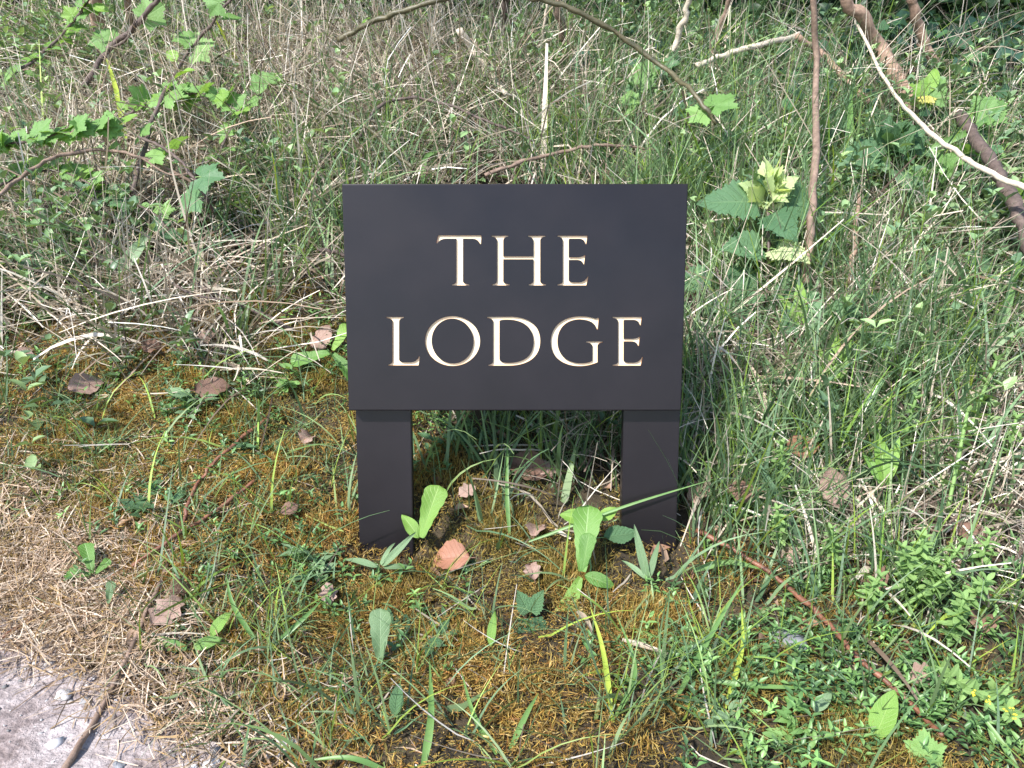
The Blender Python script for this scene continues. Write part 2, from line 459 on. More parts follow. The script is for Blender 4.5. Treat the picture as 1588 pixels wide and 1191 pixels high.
o = len(verts); verts.extend([(p[0], p[1], -BT) for p in rect(BEV)]); faces.append((o + 3, o + 2, o + 1, o))
board = sign_part('board', mesh_py('board', verts, faces, PAINT, False))
def inset(lp, d):
    out = []
    n = len(lp)
    for i in range(n):
        a, b2, c2 = Vector(lp[i - 1]), Vector(lp[i]), Vector(lp[(i + 1) % n])
        t = ((b2 - a).normalized() + (c2 - b2).normalized())
        if t.length < 1e-6: out.append(tuple(b2)); continue
        t.normalize(); out.append((b2.x - t.y * d, b2.y + t.x * d))
    return out
for g in GLYPHS:
    gl = g
    lv, lf = fill(gl, lambda c: inside(c, gl))
    verts = [(p[0], p[1], -DEP) for p in lv]; faces = list(lf); nf = len(faces)
    for lp in gl:
        ip = inset(lp, .00012)
        ring(ip, -.0003, ip, -DEP)
    me = mesh_py('letter', verts, faces, CREAM, False); me.materials.append(EDGE)
    for p in me.polygons:
        if p.index >= nf: p.material_index = 1
    sign_part('letter', me, board)
def leg_mesh(px0, px1, pyb, thick=.020):
    u0, _ = board_uv(px0, 645, BT); u1, _ = board_uv(px1, 645, BT)
    _, vb = board_uv(798, pyb, BT)
    top = bh1 - .03; c = .014
    out = [(u0 + c, vb), (u1 - c, vb), (u1, vb + c * 1.1), (u1, top), (u0, top), (u0, vb + c * 1.1)]
    bm = bmesh.new()
    fr = [bm.verts.new((x, y, -BT - .0004)) for x, y in out]
    f = bm.faces.new(fr)
    r = bmesh.ops.extrude_face_region(bm, geom=[f])
    for v in r['geom']:
        if isinstance(v, bmesh.types.BMVert): v.co.z -= thick
    bmesh.ops.recalc_face_normals(bm, faces=bm.faces)
    bmesh.ops.bevel(bm, geom=list(bm.edges), offset=.0010, segments=2, affect='EDGES')
    me = bpy.data.meshes.new('leg'); bm.to_mesh(me); bm.free(); me.materials.append(PAINT)
    return me
sign_part('leg', leg_mesh(551.5, 637, 888))
sign_part('leg', leg_mesh(967, 1054.5, 868))
def behind_sign_clear(x, y):
    """True where a plant root would stand inside the board or its legs"""
    return (np.abs(x - SC[0]) < .235) & (np.abs(x - SC[0]) > .125) & (y > -.02) & (y < .05)

# ------------------------------------------------------------------ fields of small growth
def blob(anchors):
    P = [(ground_hit(a, b)[:2], r, w) for a, b, r, w in anchors]
    def f(x, y):
        s = np.zeros_like(x)
        for (c, r, w) in P: s = s + w * np.exp(-(((x - c[0]) ** 2 + (y - c[1]) ** 2) / (r * r)))
        return s
    return f
def sample(n, field, x0=-1.9, x1=1.9, y0=-.62, y1=2.3, tries=60):
    out = []; have = 0
    xx = rng.uniform(x0, x1, 60000); yy = rng.uniform(y0, y1, 60000)
    mx = np.percentile(field(xx, yy), 99.7)
    while have < n:
        x = rng.uniform(x0, x1, 200000); y = rng.uniform(y0, y1, 200000)
        k = rng.uniform(0, mx, 200000) < field(x, y)
        out.append(np.stack([x[k], y[k]], 1)); have += int(k.sum())
    return np.concatenate(out)[:n]
def ribbons(root, length, width, az, lean, bend, segs=4, twist=None, sag=0., kink=None, shape=1.4, wmin=.12):
    """root (n,3); each ribbon rises, leans along az and bends over; returns verts, quads, tris-free strips"""
    n = len(root); t = np.linspace(0, 1, segs + 1)[None, :]
    d = np.stack([np.cos(az), np.sin(az)], 1)
    th = lean[:, None] + bend[:, None] * t                      # angle from vertical along the blade
    if kink is not None:
        th = th + kink[:, None] * (t > rng.uniform(.3, .8, (n, 1)))
    ds = (length / segs)[:, None]
    hx = np.concatenate([np.zeros((n, 1)), np.cumsum(np.sin(th[:, 1:]) * ds, 1)], 1)
    hz = np.concatenate([np.zeros((n, 1)), np.cumsum(np.cos(th[:, 1:]) * ds, 1)], 1)
    swerve = rng.normal(0, .10, (n, 1)) * length[:, None] * t ** 2
    cx = root[:, 0:1] + d[:, 0:1] * hx - d[:, 1:2] * swerve
    cy = root[:, 1:2] + d[:, 1:2] * hx + d[:, 0:1] * swerve
    cz = root[:, 2:3] + hz
    gz = H(cx, cy) + .004
    cz = np.maximum(cz, gz + rng.uniform(0, .012, (n, 1)))
    tw = rng.uniform(-1.1, 1.1, n) if twist is None else twist
    tw = tw[:, None] + rng.normal(0, .5, (n, 1)) * t
    w = width[:, None] * np.maximum(wmin, np.minimum(1, (1 - t ** shape)) * np.minimum(1, .55 + 2 * t)) * .5
    sx, sy, sz = -d[:, 1:2] * np.cos(tw), d[:, 0:1] * np.cos(tw), np.sin(tw)
    A = np.stack([cx + sx * w, cy + sy * w, cz + sz * w], -1)
    B = np.stack([cx - sx * w, cy - sy * w, cz - sz * w], -1)
    V = np.stack([A, B], 2).reshape(n, -1, 3)                    # (n, 2*(segs+1), 3)
    per = 2 * (segs + 1)
    q = np.array([[2*k, 2*k+1, 2*k+3, 2*k+2] for k in range(segs)])
    Qd = (np.arange(n)[:, None, None] * per + q[None]).reshape(-1, 4)
    return V.reshape(-1, 3), Qd, per
def clear_of_sign(V, per):
    """per ribbon: True when no point of it runs through the board or a leg"""
    q = V - SC; nrm = q @ SN; v = q @ SV; u = np.abs(q[:, 0])
    hit = (nrm < .012) & (nrm > -.052) & (v < bh1 + .01) & (u < bw + .012) & ((v > bh0 - .01) | (u > .135))
    return ~hit.reshape(-1, per).any(1)
def palette(n, cols, jitter=.12, weights=None):
    cols = np.asarray(cols, float)
    i = rng.choice(len(cols), n, p=weights)
    j = rng.choice(len(cols), n, p=weights)
    a = rng.uniform(0, 1, (n, 1)) ** 2 * .5
    c = cols[i] * (1 - a) + cols[j] * a
    return np.clip(c * np.exp(rng.normal(0, jitter, (n, 1))), 0, 1)
GREENS = [(.105, .18, .08), (.14, .22, .10), (.085, .155, .08), (.20, .285, .13), (.13, .21, .125), (.06, .115, .055)]
GREENS_Y = [(.19, .30, .055), (.26, .36, .06), (.15, .27, .05)]
STRAWS = [(.48, .41, .32), (.62, .55, .46), (.38, .31, .24), (.20, .145, .105), (.72, .66, .58), (.10, .07, .055), (.46, .40, .32), (.30, .26, .20)]
MOSSES = [(.38, .235, .04), (.48, .32, .065), (.26, .17, .03), (.54, .39, .13), (.39, .18, .04), (.31, .245, .06), (.18, .115, .025)]
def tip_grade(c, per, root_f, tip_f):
    """blades are paler at the tip than at the sheath; highlights are also put into the tip"""
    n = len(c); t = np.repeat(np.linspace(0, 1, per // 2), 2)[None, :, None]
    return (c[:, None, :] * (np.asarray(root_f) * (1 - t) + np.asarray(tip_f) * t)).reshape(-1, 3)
def stuff(name, label, cat, V, Qd, C, mat):
    return tag(obj(name, mesh_np(name, V, Qd, colors=C, mat=mat)), label, cat, kind='stuff')
def on_ground(p, lift=0.):
    return np.concatenate([p, (H(p[:, 0], p[:, 1]) + lift)[:, None]], 1)

patch = lambda x, y, f, s: np.clip(.5 + 1.1 * wob(x, y, f, s), 0.03, 1.2)
verge = lambda x, y: np.clip(1 - road_depth(x, y) / .04, 0, 1)

# moss: tufts of short spiky shoots
f_moss = blob([(1500, 1150, .15, .8), (1330, 1080, .15, .7),(250, 680, .2, .8), (60, 640, .2, .8), (230, 560, .2, .7), (560, 1000, .12, .9), (900, 980, .12, 1.), (760, 900, .1, .8), (420, 780, .15, .8),(150, 720, .30, 1), (330, 700, .25, 1), (100, 560, .3, .9), (420, 560, .25, .8), (350, 880, .16, 1), (500, 800, .2, 1),
               (700, 940, .16, 1.3), (820, 1060, .16, 1.3), (650, 1100, .15, 1), (1000, 900, .14, 1), (1100, 940, .12, 1.0), (450, 1080, .15, .7),
               (800, 800, .16, .7), (560, 700, .15, .8), (1000, 1120, .15, .9), (1250, 1060, .15, .5), (300, 480, .2, .5), (1400, 1100, .2, .4)])
p = sample(14500, lambda x, y: f_moss(x, y) * verge(x, y) * (.35 + patch(x, y, 23, .3)), -1.4, 1.1, -.6, .9)
K = 11
root = np.repeat(on_ground(p, -.003), K, 0); n = len(root)
root[:, :2] += rng.normal(0, .006, (n, 2))
hum = np.repeat(.5 + .9 * patch(p[:, 0], p[:, 1], 31, 1.9), K)
V, Qd, per = ribbons(root, rng.uniform(.010, .024, n) * hum, rng.uniform(.0014, .0027, n), rng.uniform(0, 6.283, n), rng.uniform(.0, .65, n), rng.uniform(-.2, .5, n), 2, shape=1.2, wmin=.05)
tone = np.repeat(patch(p[:, 0], p[:, 1], 9, 4.1), K)[:, None]
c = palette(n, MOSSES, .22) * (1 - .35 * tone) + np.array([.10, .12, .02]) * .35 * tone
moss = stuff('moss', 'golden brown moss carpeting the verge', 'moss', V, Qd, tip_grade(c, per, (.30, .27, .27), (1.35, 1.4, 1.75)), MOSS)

# matted dead thatch by the road edge
f_th = blob([(90, 900, .17, 1.2), (30, 800, .2, 1.), (160, 1000, .12, 1.2), (300, 1080, .12, .8), (60, 680, .15, .35), (450, 1130, .12, .6), (20, 980, .1, 1), (200, 850, .15, .7)])
p = sample(8500, lambda x, y: f_th(x, y) ** 1.6 * np.clip(1.05 - road_depth(x, y) / .09, .05, 1) * np.exp(np.minimum(road_depth(x, y), 0) / .10) * (.3 + patch(x, y, 17, 2.2)), -1.4, .5, -.62, .5)
n = len(p)
V, Qd, per = ribbons(on_ground(p, .002), rng.uniform(.015, .06, n), rng.uniform(.0008, .0022, n), rng.uniform(0, 6.283, n), rng.uniform(.6, 1.5, n), rng.uniform(-.3, 1.8, n), 4, wmin=.35, shape=3)
stuff('thatch', 'matted pale dead grass fibres beside the road edge', 'dead grass', V, Qd,
      tip_grade(palette(n, [(.46, .36, .27), (.36, .26, .18), (.55, .46, .36), (.24, .16, .10), (.30, .20, .09)], .2), per, (.9,) * 3, (1.05,) * 3), STRAW)

# straw: tangled dead stalks over the bank
f_straw = blob([(1150, 620, .16, .8), (1300, 690, .18, .7), (1400, 500, .2, .8), (1480, 680, .2, .7), (1120, 470, .15, .6),(330, 210, .40, 1.2), (130, 330, .30, 1.3), (380, 330, .25, .8), (600, 120, .40, 1.3), (90, 430, .22, 1.0), (330, 440, .16, .8), (200, 60, .4, .8),
                (780, 200, .3, .7), (1450, 600, .25, .9), (1200, 540, .16, .9), (1075, 560, .09, 1.1), (930, 660, .10, .9), (1540, 740, .2, 1.0), (1350, 440, .2, .7),
                (1000, 180, .3, .4), (1350, 300, .3, .4), (1540, 450, .2, .6), (1250, 180, .3, .25)])
p = sample(2100, lambda x, y: (f_straw(x, y) + .12 * (y > .3)) * (.25 + patch(x, y, 11, 5.)) * (road_depth(x, y) < 0), -3.2, 3.0, -.3, 2.2)
K = 15
root = np.repeat(on_ground(p), K, 0); n = len(root)
root[:, :2] += rng.normal(0, .022, (n, 2)); root[:, 2] = H(root[:, 0], root[:, 1])
scl = np.clip(np.interp(root[:, 1], [-.2, .2, .6, 1.2], [.45, .6, .9, 1.15]), .4, 1.2)
lay = rng.uniform(0, 1, n)
caz = np.repeat(rng.uniform(0, 6.283, len(p)), K) + rng.normal(0, 1.1, n)
root[:, 2] += rng.uniform(0, .07, n) * scl * (lay > .4)
V, Qd, per = ribbons(root, rng.uniform(.08, .32, n) * scl, np.exp(rng.normal(math.log(.0026), .45, n)), caz, np.where(lay > .4, rng.uniform(.7, 1.6, n), rng.uniform(.05, .8, n)),
                     rng.uniform(-.2, 1.3, n), 5, kink=np.where(rng.uniform(0, 1, n) < .3, rng.normal(0, .9, n), 0), wmin=.4, shape=3)
keep = ~behind_sign_clear(root[:, 0], root[:, 1]) & clear_of_sign(V, per); kk = np.repeat(keep, per)
idx = np.cumsum(kk) - 1
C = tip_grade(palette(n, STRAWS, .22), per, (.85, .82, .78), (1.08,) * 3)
Qk = Qd[kk[Qd[:, 0]]]
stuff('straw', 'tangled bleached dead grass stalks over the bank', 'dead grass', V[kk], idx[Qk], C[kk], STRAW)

# green grass in tussocks
f_grass = blob([(720, 690, .08, 1.0), (800, 720, .08, .9), (900, 700, .08, .9), (660, 720, .05, .8),(1150, 660, .18, 1.1), (1290, 620, .25, 1.2), (1450, 620, .25, .9), (1200, 480, .2, .9), (1100, 350, .25, 1.1), (1000, 230, .3, .9), (1180, 230, .3, .9),
                (440, 300, .16, 1.2), (520, 330, .12, .9), (640, 250, .2, .7), (1500, 380, .3, .7), (1380, 560, .2, .8), (480, 430, .14, .9), (100, 300, .3, .35),
                (850, 700, .12, .7), (760, 660, .12, .8), (1250, 800, .15, .8), (1120, 760, .12, .8), (900, 120, .4, .5), (300, 80, .4, .35), (60, 500, .2, .3)])
p = sample(1250, lambda x, y: (f_grass(x, y) + .05 * (y > .3)) * (.1 + patch(x, y, 13, 3.) ** 1.5) * (road_depth(x, y) < 0), -3.2, 3.0, -.4, 2.2)
K = 13
root = np.repeat(on_ground(p), K, 0); n = len(root)
off = rng.normal(0, .016, (n, 2)); root[:, :2] += off; root[:, 2] = H(root[:, 0], root[:, 1])
scl = np.interp(root[:, 1], [-.3, .0, .4, 1.2], [.5, .75, 1.0, 1.15]) * np.repeat(rng.uniform(.6, 1.2, len(p)), K)
az = np.arctan2(off[:, 1], off[:, 0]) + rng.normal(0, .8, n)
V, Qd, per = ribbons(root, rng.uniform(.07, .28, n) * scl, np.exp(rng.normal(math.log(.0036), .45, n)), az, rng.uniform(.0, .5, n), rng.uniform(.0, .95, n), 5)
keep = ~behind_sign_clear(root[:, 0], root[:, 1]) & clear_of_sign(V, per); kk = np.repeat(keep, per); idx = np.cumsum(kk) - 1
c = palette(n, GREENS, .2); yl = rng.uniform(0, 1, n) < .16
c[yl] = palette(int(yl.sum()), GREENS_Y, .15)
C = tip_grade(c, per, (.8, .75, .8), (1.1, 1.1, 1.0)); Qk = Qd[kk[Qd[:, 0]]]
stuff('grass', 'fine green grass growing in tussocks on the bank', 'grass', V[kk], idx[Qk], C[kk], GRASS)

# long thick dead stalks lying over the bank
p = sample(800, lambda x, y: (f_straw(x, y) + .15 * (y > .3)) * np.clip((y - .12) / .3, 0, 1), -2.1, 2.1, .1, 2.1); n = len(p)
rt = on_ground(p); rt[:, 2] += rng.uniform(0, .10, n)
main = rng.choice([.5, 2.5, 3.4, -.5, 1.2], n) + rng.normal(0, .5, n)
V, Qd, per = ribbons(rt, rng.uniform(.12, .42, n) * np.interp(p[:, 1], [0, .5], [.6, 1]), np.exp(rng.normal(math.log(.0027), .3, n)), main, rng.uniform(.6, 1.5, n), rng.uniform(-.1, .7, n), 6, kink=np.where(rng.uniform(0, 1, n) < .35, rng.normal(0, .7, n), 0), wmin=.45, shape=4)
keep = ~behind_sign_clear(p[:, 0], p[:, 1]) & clear_of_sign(V, per); kk = np.repeat(keep, per); idx = np.cumsum(kk) - 1; Qk = Qd[kk[Qd[:, 0]]]
stuff('straw', 'long thick bleached stalks lying over the bank', 'dead grass', V[kk], idx[Qk], tip_grade(palette(n, [(.56, .48, .37), (.46, .37, .27), (.64, .57, .47), (.34, .25, .18)], .15), per, (.95,) * 3, (1.05,) * 3)[kk], STRAW)
# broad soft blades among the fine grass
p = sample(950, lambda x, y: (f_grass(x, y) + .05 * (y > .3)), -2.1, 2.1, -.1, 2.1); K = 3
root = np.repeat(on_ground(p), K, 0); n = len(root); root[:, :2] += rng.normal(0, .01, (n, 2)); root[:, 2] = H(root[:, 0], root[:, 1])
V, Qd, per = ribbons(root, rng.uniform(.12, .34, n) * np.interp(root[:, 1], [0, .4], [.6, 1]), np.exp(rng.normal(math.log(.0060), .3, n)), rng.uniform(0, 6.283, n), rng.uniform(.0, .5, n), rng.uniform(.1, 1.3, n), 7)
keep = ~behind_sign_clear(root[:, 0], root[:, 1]) & clear_of_sign(V, per); kk = np.repeat(keep, per); idx = np.cumsum(kk) - 1; Qk = Qd[kk[Qd[:, 0]]]
c = palette(n, [(.15, .245, .115), (.19, .29, .13), (.12, .20, .11), (.23, .325, .14), (.09, .165, .08)], .15)
stuff('grass', 'broad soft green blades among the fine grass on the bank', 'grass', V[kk], idx[Qk], tip_grade(c, per, (.8, .8, .85), (1.15, 1.15, 1.1))[kk], GRASS)
# short grey green grass on the left moss
f_sh = blob([(210, 650, .12, 1), (110, 700, .12, 1), (430, 620, .1, 1), (360, 760, .1, .8), (300, 570, .12, .8), (60, 600, .12, .7), (480, 760, .08, 1), (250, 870, .08, .6), (430, 900, .09, .8), (520, 690, .08, .9), (560, 1080, .1, .6), (380, 1010, .1, .7), (900, 830, .08, .6), (1050, 1000, .1, .8)])
p = sample(240, lambda x, y: f_sh(x, y) * verge(x, y), -1.3, 1.1, -.6, .7); K = 11
root = np.repeat(on_ground(p), K, 0); n = len(root); off = rng.normal(0, .010, (n, 2)); root[:, :2] += off; root[:, 2] = H(root[:, 0], root[:, 1])
V, Qd, per = ribbons(root, rng.uniform(.02, .075, n), np.exp(rng.normal(math.log(.0021), .35, n)), np.arctan2(off[:, 1], off[:, 0]) + rng.normal(0, .6, n), rng.uniform(.1, 1.1, n), rng.uniform(0, 1.0, n), 4)
keep = ~behind_sign_clear(root[:, 0], root[:, 1]) & clear_of_sign(V, per); kk = np.repeat(keep, per); idx = np.cumsum(kk) - 1; Qk = Qd[kk[Qd[:, 0]]]
stuff('grass', 'short grey green grass tufts in the moss', 'grass', V[kk], idx[Qk], tip_grade(palette(n, [(.12, .20, .09), (.16, .24, .11), (.20, .27, .13), (.09, .17, .08)], .18), per, (.85,) * 3, (1.15,) * 3)[kk], GRASS)

# sparse broader blades at the front
f_front = blob([(1000, 1060, .08, 1.5), (1140, 1080, .1, 1.2), (960, 1140, .1, 1.2), (750, 1130, .1, .6), (560, 1100, .12, .9), (450, 950, .12, .8), (380, 900, .1, .8), (620, 1000, .12, .5), (800, 950, .15, .4),
                (1280, 980, .15, .8), (1420, 1060, .15, .7), (1500, 900, .15, .8), (1350, 840, .15, .9), (420, 720, .15, .5), (230, 800, .15, .4), (540, 840, .08, .8), (790, 850, .06, 1.2), (350, 1120, .1, .5), (130, 640, .2, .3)])
p = sample(300, lambda x, y: f_front(x, y) * verge(x, y), -1.3, 1.2, -.6, .6)
K = 5
root = np.repeat(on_ground(p), K, 0); n = len(root); off = rng.normal(0, .008, (n, 2)); root[:, :2] += off; root[:, 2] = H(root[:, 0], root[:, 1])
V, Qd, per = ribbons(root, rng.uniform(.04, .16, n), np.exp(rng.normal(math.log(.0029), .4, n)), rng.uniform(0, 6.283, n), rng.uniform(.0, .9, n), rng.uniform(.0, 1.5, n), 6)
keep = ~behind_sign_clear(root[:, 0], root[:, 1]) & clear_of_sign(V, per); kk = np.repeat(keep, per); idx = np.cumsum(kk) - 1
c = palette(n, GREENS + GREENS_Y[:2], .2); Qk = Qd[kk[Qd[:, 0]]]
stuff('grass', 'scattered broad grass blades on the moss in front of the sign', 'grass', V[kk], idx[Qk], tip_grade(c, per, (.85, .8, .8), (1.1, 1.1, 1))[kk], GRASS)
# loose pale stalks on the moss
p = sample(330, lambda x, y: .35 * verge(x, y) + f_moss(x, y) * verge(x, y), -1.2, 1.1, -.6, .6); n = len(p)
V, Qd, per = ribbons(on_ground(p, .006), rng.uniform(.03, .13, n), rng.uniform(.001, .0026, n), rng.uniform(0, 6.283, n), rng.uniform(1.1, 1.6, n), rng.uniform(-.3, .5, n), 5, wmin=.5, shape=4)
keep = ~behind_sign_clear(p[:, 0], p[:, 1]) & clear_of_sign(V, per); kk = np.repeat(keep, per); idx = np.cumsum(kk) - 1; Qk = Qd[kk[Qd[:, 0]]]
stuff('straw', 'loose pale stalks fallen on the moss', 'dead grass', V[kk], idx[Qk], tip_grade(palette(n, STRAWS, .15), per, (.7,) * 3, (.7,) * 3)[kk], STRAW)

# small leaf scatter: kite-shaped folded leaves
def leaflets(pos, dirv, nrm, L, W, droop=.15, fold=.25):
    """six-vertex folded leaf for each row"""
    d = dirv / np.linalg.norm(dirv, axis=1, keepdims=True)
    s = np.cross(d, nrm); s /= np.linalg.norm(s, axis=1, keepdims=True) + 1e-9
    u = np.cross(s, d)
    L = L[:, None]; W = W[:, None]
    r0 = pos; m1 = pos + d * L * .33 + u * L * .03; m2 = pos + d * L * .7 - u * L * droop * .5; tip = pos + d * L - u * L * droop
    a1, b1 = m1 + s * W * .5 + u * W * fold, m1 - s * W * .5 + u * W * fold
    a2, b2 = m2 + s * W * .36 + u * W * fold, m2 - s * W * .36 + u * W * fold
    V = np.stack([r0, m1, m2, tip, a1, b1, a2, b2], 1)
    n = len(pos); o = np.arange(n)[:, None] * 8
    q = np.concatenate([o + np.array([1, 4, 6, 2]), o + np.array([5, 1, 2, 7])], 0)
    t = np.concatenate([o + np.array([0, 4, 1]), o + np.array([0, 1, 5]), o + np.array([2, 6, 3]), o + np.array([7, 2, 3])], 0)
    return V.reshape(-1, 3), q, t
def herb_patch(n, field, hmax, L, W, cols, name, label, x0=-1.6, x1=1.6, y0=-.6, y1=1.0, stems=True, jit=.2):
    """little leafy shoots: a short stem carrying opposite pairs of leaves"""
    p = on_ground(sample(n, field, x0, x1, y0, y1)); p = p[~behind_sign_clear(p[:, 0], p[:, 1])]
    n = len(p)
    pos, dr, nr, cc, Ls = [], [], [], [], []
    lean = rng.normal(0, .45, (n, 2)); hh = rng.uniform(.3, 1, n) * hmax
    base_c = palette(n, cols, jit); a0 = rng.uniform(0, 6.28, n)
    axis_v = np.concatenate([lean, np.ones((n, 1))], 1)
    lv = 5
    for k in range(lv):
        f = (k + .6) / lv
        for s in (0, math.pi):
            a = a0 + k * 1.57 + s + rng.normal(0, .25, n)
            el = rng.uniform(-.1, .6, n) + .5 * f
            pos.append(p + axis_v * (hh * f)[:, None]); dr.append(np.stack([np.cos(a) * np.cos(el), np.sin(a) * np.cos(el), np.sin(el)], 1))
            nr.append(np.stack([-np.cos(a) * np.sin(el), -np.sin(a) * np.sin(el), np.cos(el)], 1) + rng.normal(0, .2, (n, 3)))
            cc.append(base_c * (1 + .25 * f)); Ls.append(rng.uniform(.65, 1.1, n) * (1.1 - .35 * f))
    pos, dr, nr, cc, Ls = map(np.concatenate, (pos, dr, nr, cc, Ls))
    V, q, t = leaflets(pos, dr, nr, L * Ls, W * Ls)
    C = np.repeat(cc, 8, 0)
    return tag(obj(name, mesh_np(name, V, q, t, C, HERB)), label, 'ground cover', kind='stuff')
f_herb = blob([(1550, 1150, .12, .9), (1440, 1120, .1, .9), (1330, 1120, .1, .8),(250, 760, .09, 1.3), (300, 610, .10, 1.3), (480, 850, .09, 1.3), (380, 640, .08, .8), (60, 480, .12, .8), (540, 540, .10, 1.), (1270, 1080, .12, 1.2), (1200, 1050, .08, 1.1), (1150, 1110, .1, 1),
               (640, 950, .07, .9), (1000, 960, .05, .6), (1500, 1060, .15, .8), (1350, 960, .1, .8), (720, 620, .14, .9), (680, 690, .1, .9), (600, 880, .05, 1.), (1330, 760, .15, .5), (1550, 850, .15, .7), (160, 640, .08, .6), (420, 520, .1, .6), (1150, 850, .1, .4), (560, 930, .06, .8)])
herb_patch(800, f_herb, .045, .017, .0062, [(.075, .15, .05), (.105, .20, .06), (.14, .245, .075), (.06, .12, .045)], 'chickweed', 'low leafy green herbs in patches on the moss')
f_bank = blob([(440, 120, .3, .6), (300, 40, .3, .8), (620, 60, .3, .4), (700, 220, .2, .4), (1000, 60, .3, .6),(60, 40, .4, 1), (160, 160, .25, 1), (340, 170, .2, .7),(250, 120, .4, 1), (80, 120, .35, 1.2), (60, 260, .25, .9), (250, 280, .25, .8), (120, 400, .2, .9), (380, 330, .2, .6), (900, 70, .35, 1.1), (1000, 130, .3, 1), (760, 160, .25, .6), (1200, 90, .3, 1.1),
               (1400, 300, .25, 1.), (1500, 500, .25, .9), (1330, 400, .2, .7), (1090, 60, .3, .7), (1550, 250, .3, .9), (1300, 470, .15, .8), (500, 60, .4, .5), (1480, 700, .2, .7)])
herb_patch(3800, lambda x, y: (f_bank(x, y) + .05) * (road_depth(x, y) < 0) * (.05 + patch(x, y, 10, 1.3) ** 2), .21, .036, .020, [(.115, .185, .085), (.17, .265, .115), (.085, .145, .075), (.21, .30, .13), (.10, .165, .085)], 'undergrowth', 'leafy green undergrowth among the dead grass', -3.2, 3.0, .1, 2.4)

# leaf litter fragments
p = on_ground(sample(700, lambda x, y: .3 * verge(x, y) + blob([(1200, 800, .2, .8), (850, 720, .12, .8), (1400, 900, .2, .7), (1300, 180, .3, .8)])(x, y), -1.5, 1.5, -.55, 1.9), .004)
n = len(p); a = rng.uniform(0, 6.28, n)
V, q, t = leaflets(p + np.array([0, 0, .004]), np.stack([np.cos(a), np.sin(a), rng.normal(0, .4, n)], 1), rng.normal(0, .4, (n, 3)) + np.array([0, 0, 1.]), rng.uniform(.010, .035, n), rng.uniform(.006, .02, n), .1, .3)
tag(obj('leaf_litter', mesh_np('leaf_litter', V, q, t, np.repeat(palette(n, [(.20, .11, .07), (.30, .19, .13), (.12, .07, .05), (.38, .26, .18)], .25), 8, 0), STRAW)), 'crumbled brown leaf litter between the grasses', 'leaf litter', kind='stuff')

# thicket beyond the top of the bank
nc = 1800
cc = np.stack([rng.uniform(-5.5, 5.5, nc), 2.15 + 3.6 * rng.uniform(0, 1, nc) ** 1.3, np.zeros(nc)], 1)
cc[:, 2] = H(cc[:, 0], cc[:, 1]) + rng.uniform(.0, 1.0, nc) * np.interp(cc[:, 1], [2.1, 2.8, 3.6, 5.7], [.45, 1.3, 2.4, 3.4])
K = 62
pos = np.repeat(cc, K, 0) + rng.normal(0, .15, (nc * K, 3)); n = len(pos)
pos[:, 2] = np.maximum(pos[:, 2], H(pos[:, 0], pos[:, 1]) + .01)
dr = rng.normal(0, 1, (n, 3)); dr[:, 2] -= .3
nr = rng.normal(0, .6, (n, 3)) + np.array([-.3, -.5, .9])
sz = rng.uniform(.03, .075, n) * np.interp(pos[:, 1], [2, 3.4, 5], [.8, 1.4, 2.8])
V, q, t = leaflets(pos, dr, nr, sz, sz * rng.uniform(.55, .85, n))
tag(obj('thicket', mesh_np('thicket', V, q, t, np.repeat(palette(n, [(.03, .07, .025), (.05, .10, .035), (.025, .055, .025), (.08, .14, .05)], .25), 8, 0), HERB)), 'dark leafy thicket behind the top of the bank', 'thicket', kind='stuff')

# ivy creeping over the top of the bank
p = on_ground(sample(1500, blob([(1200, 130, .28, 1), (1400, 90, .35, 1), (1320, 200, .25, .8), (1500, 60, .4, .8), (1050, 150, .25, .6), (950, 60, .4, .5)]), 0, 2.2, .8, 2.4), .02)
p[:, 2] += rng.uniform(0, .12, len(p)); n = len(p); a = rng.uniform(0, 6.28, n)
sz = rng.uniform(.03, .055, n)
V, q, t = leaflets(p, np.stack([np.cos(a), np.sin(a), rng.normal(-.2, .3, n)], 1), rng.normal(0, .35, (n, 3)) + np.array([0, -.5, 1.]), sz, sz * 1.0, .25, .12)
tag(obj('ivy', mesh_np('ivy', V, q, t, np.repeat(palette(n, [(.02, .055, .025), (.035, .085, .035), (.055, .12, .05), (.03, .07, .045)], .25), 8, 0), HERB)), 'dark glossy ivy creeping over the top right of the bank', 'ivy', kind='stuff')

# gravel on the road edge
def blob_stone(rad, seed, sub=2, sq=(1, .8, .55)):
    r = np.random.default_rng(seed)
    bm = bmesh.new(); bmesh.ops.create_icosphere(bm, subdivisions=sub, radius=1)
    ph = r.uniform(0, 6, 6)
    for v in bm.verts:
        c = v.co
        k = 1 + .22 * math.sin(3 * c.x + ph[0]) * math.cos(2.6 * c.y + ph[1]) + .10 * math.sin(5 * c.z + 4 * c.x + ph[2]) + .07 * math.sin(9 * c.y + ph[3] + 7 * c.x) + .05 * math.sin(15 * c.x + ph[4]) * math.cos(13 * c.z + ph[5])
        v.co = Vector((c.x * sq[0], c.y * sq[1], c.z * sq[2])) * (k * rad)
    vs = np.array([v.co[:] for v in bm.verts]); fs = np.array([[v.index for v in f.verts] for f in bm.faces]); bm.free()
    return vs, fs
bases = [blob_stone(1, s, 1) for s in range(5)]
n = 4200
p = []
while len(p) < n:
    x = rng.uniform(-1.1, .1); y = rng.uniform(-.75, -.05)
    d = float(road_depth(x, y))
    if d > -.12 and rng.uniform() < np.clip((d + .12) / .16, 0, 1): p.append((x, y))
p = on_ground(np.array(p), .006)
VV, TT, CC = [], [], []; o = 0
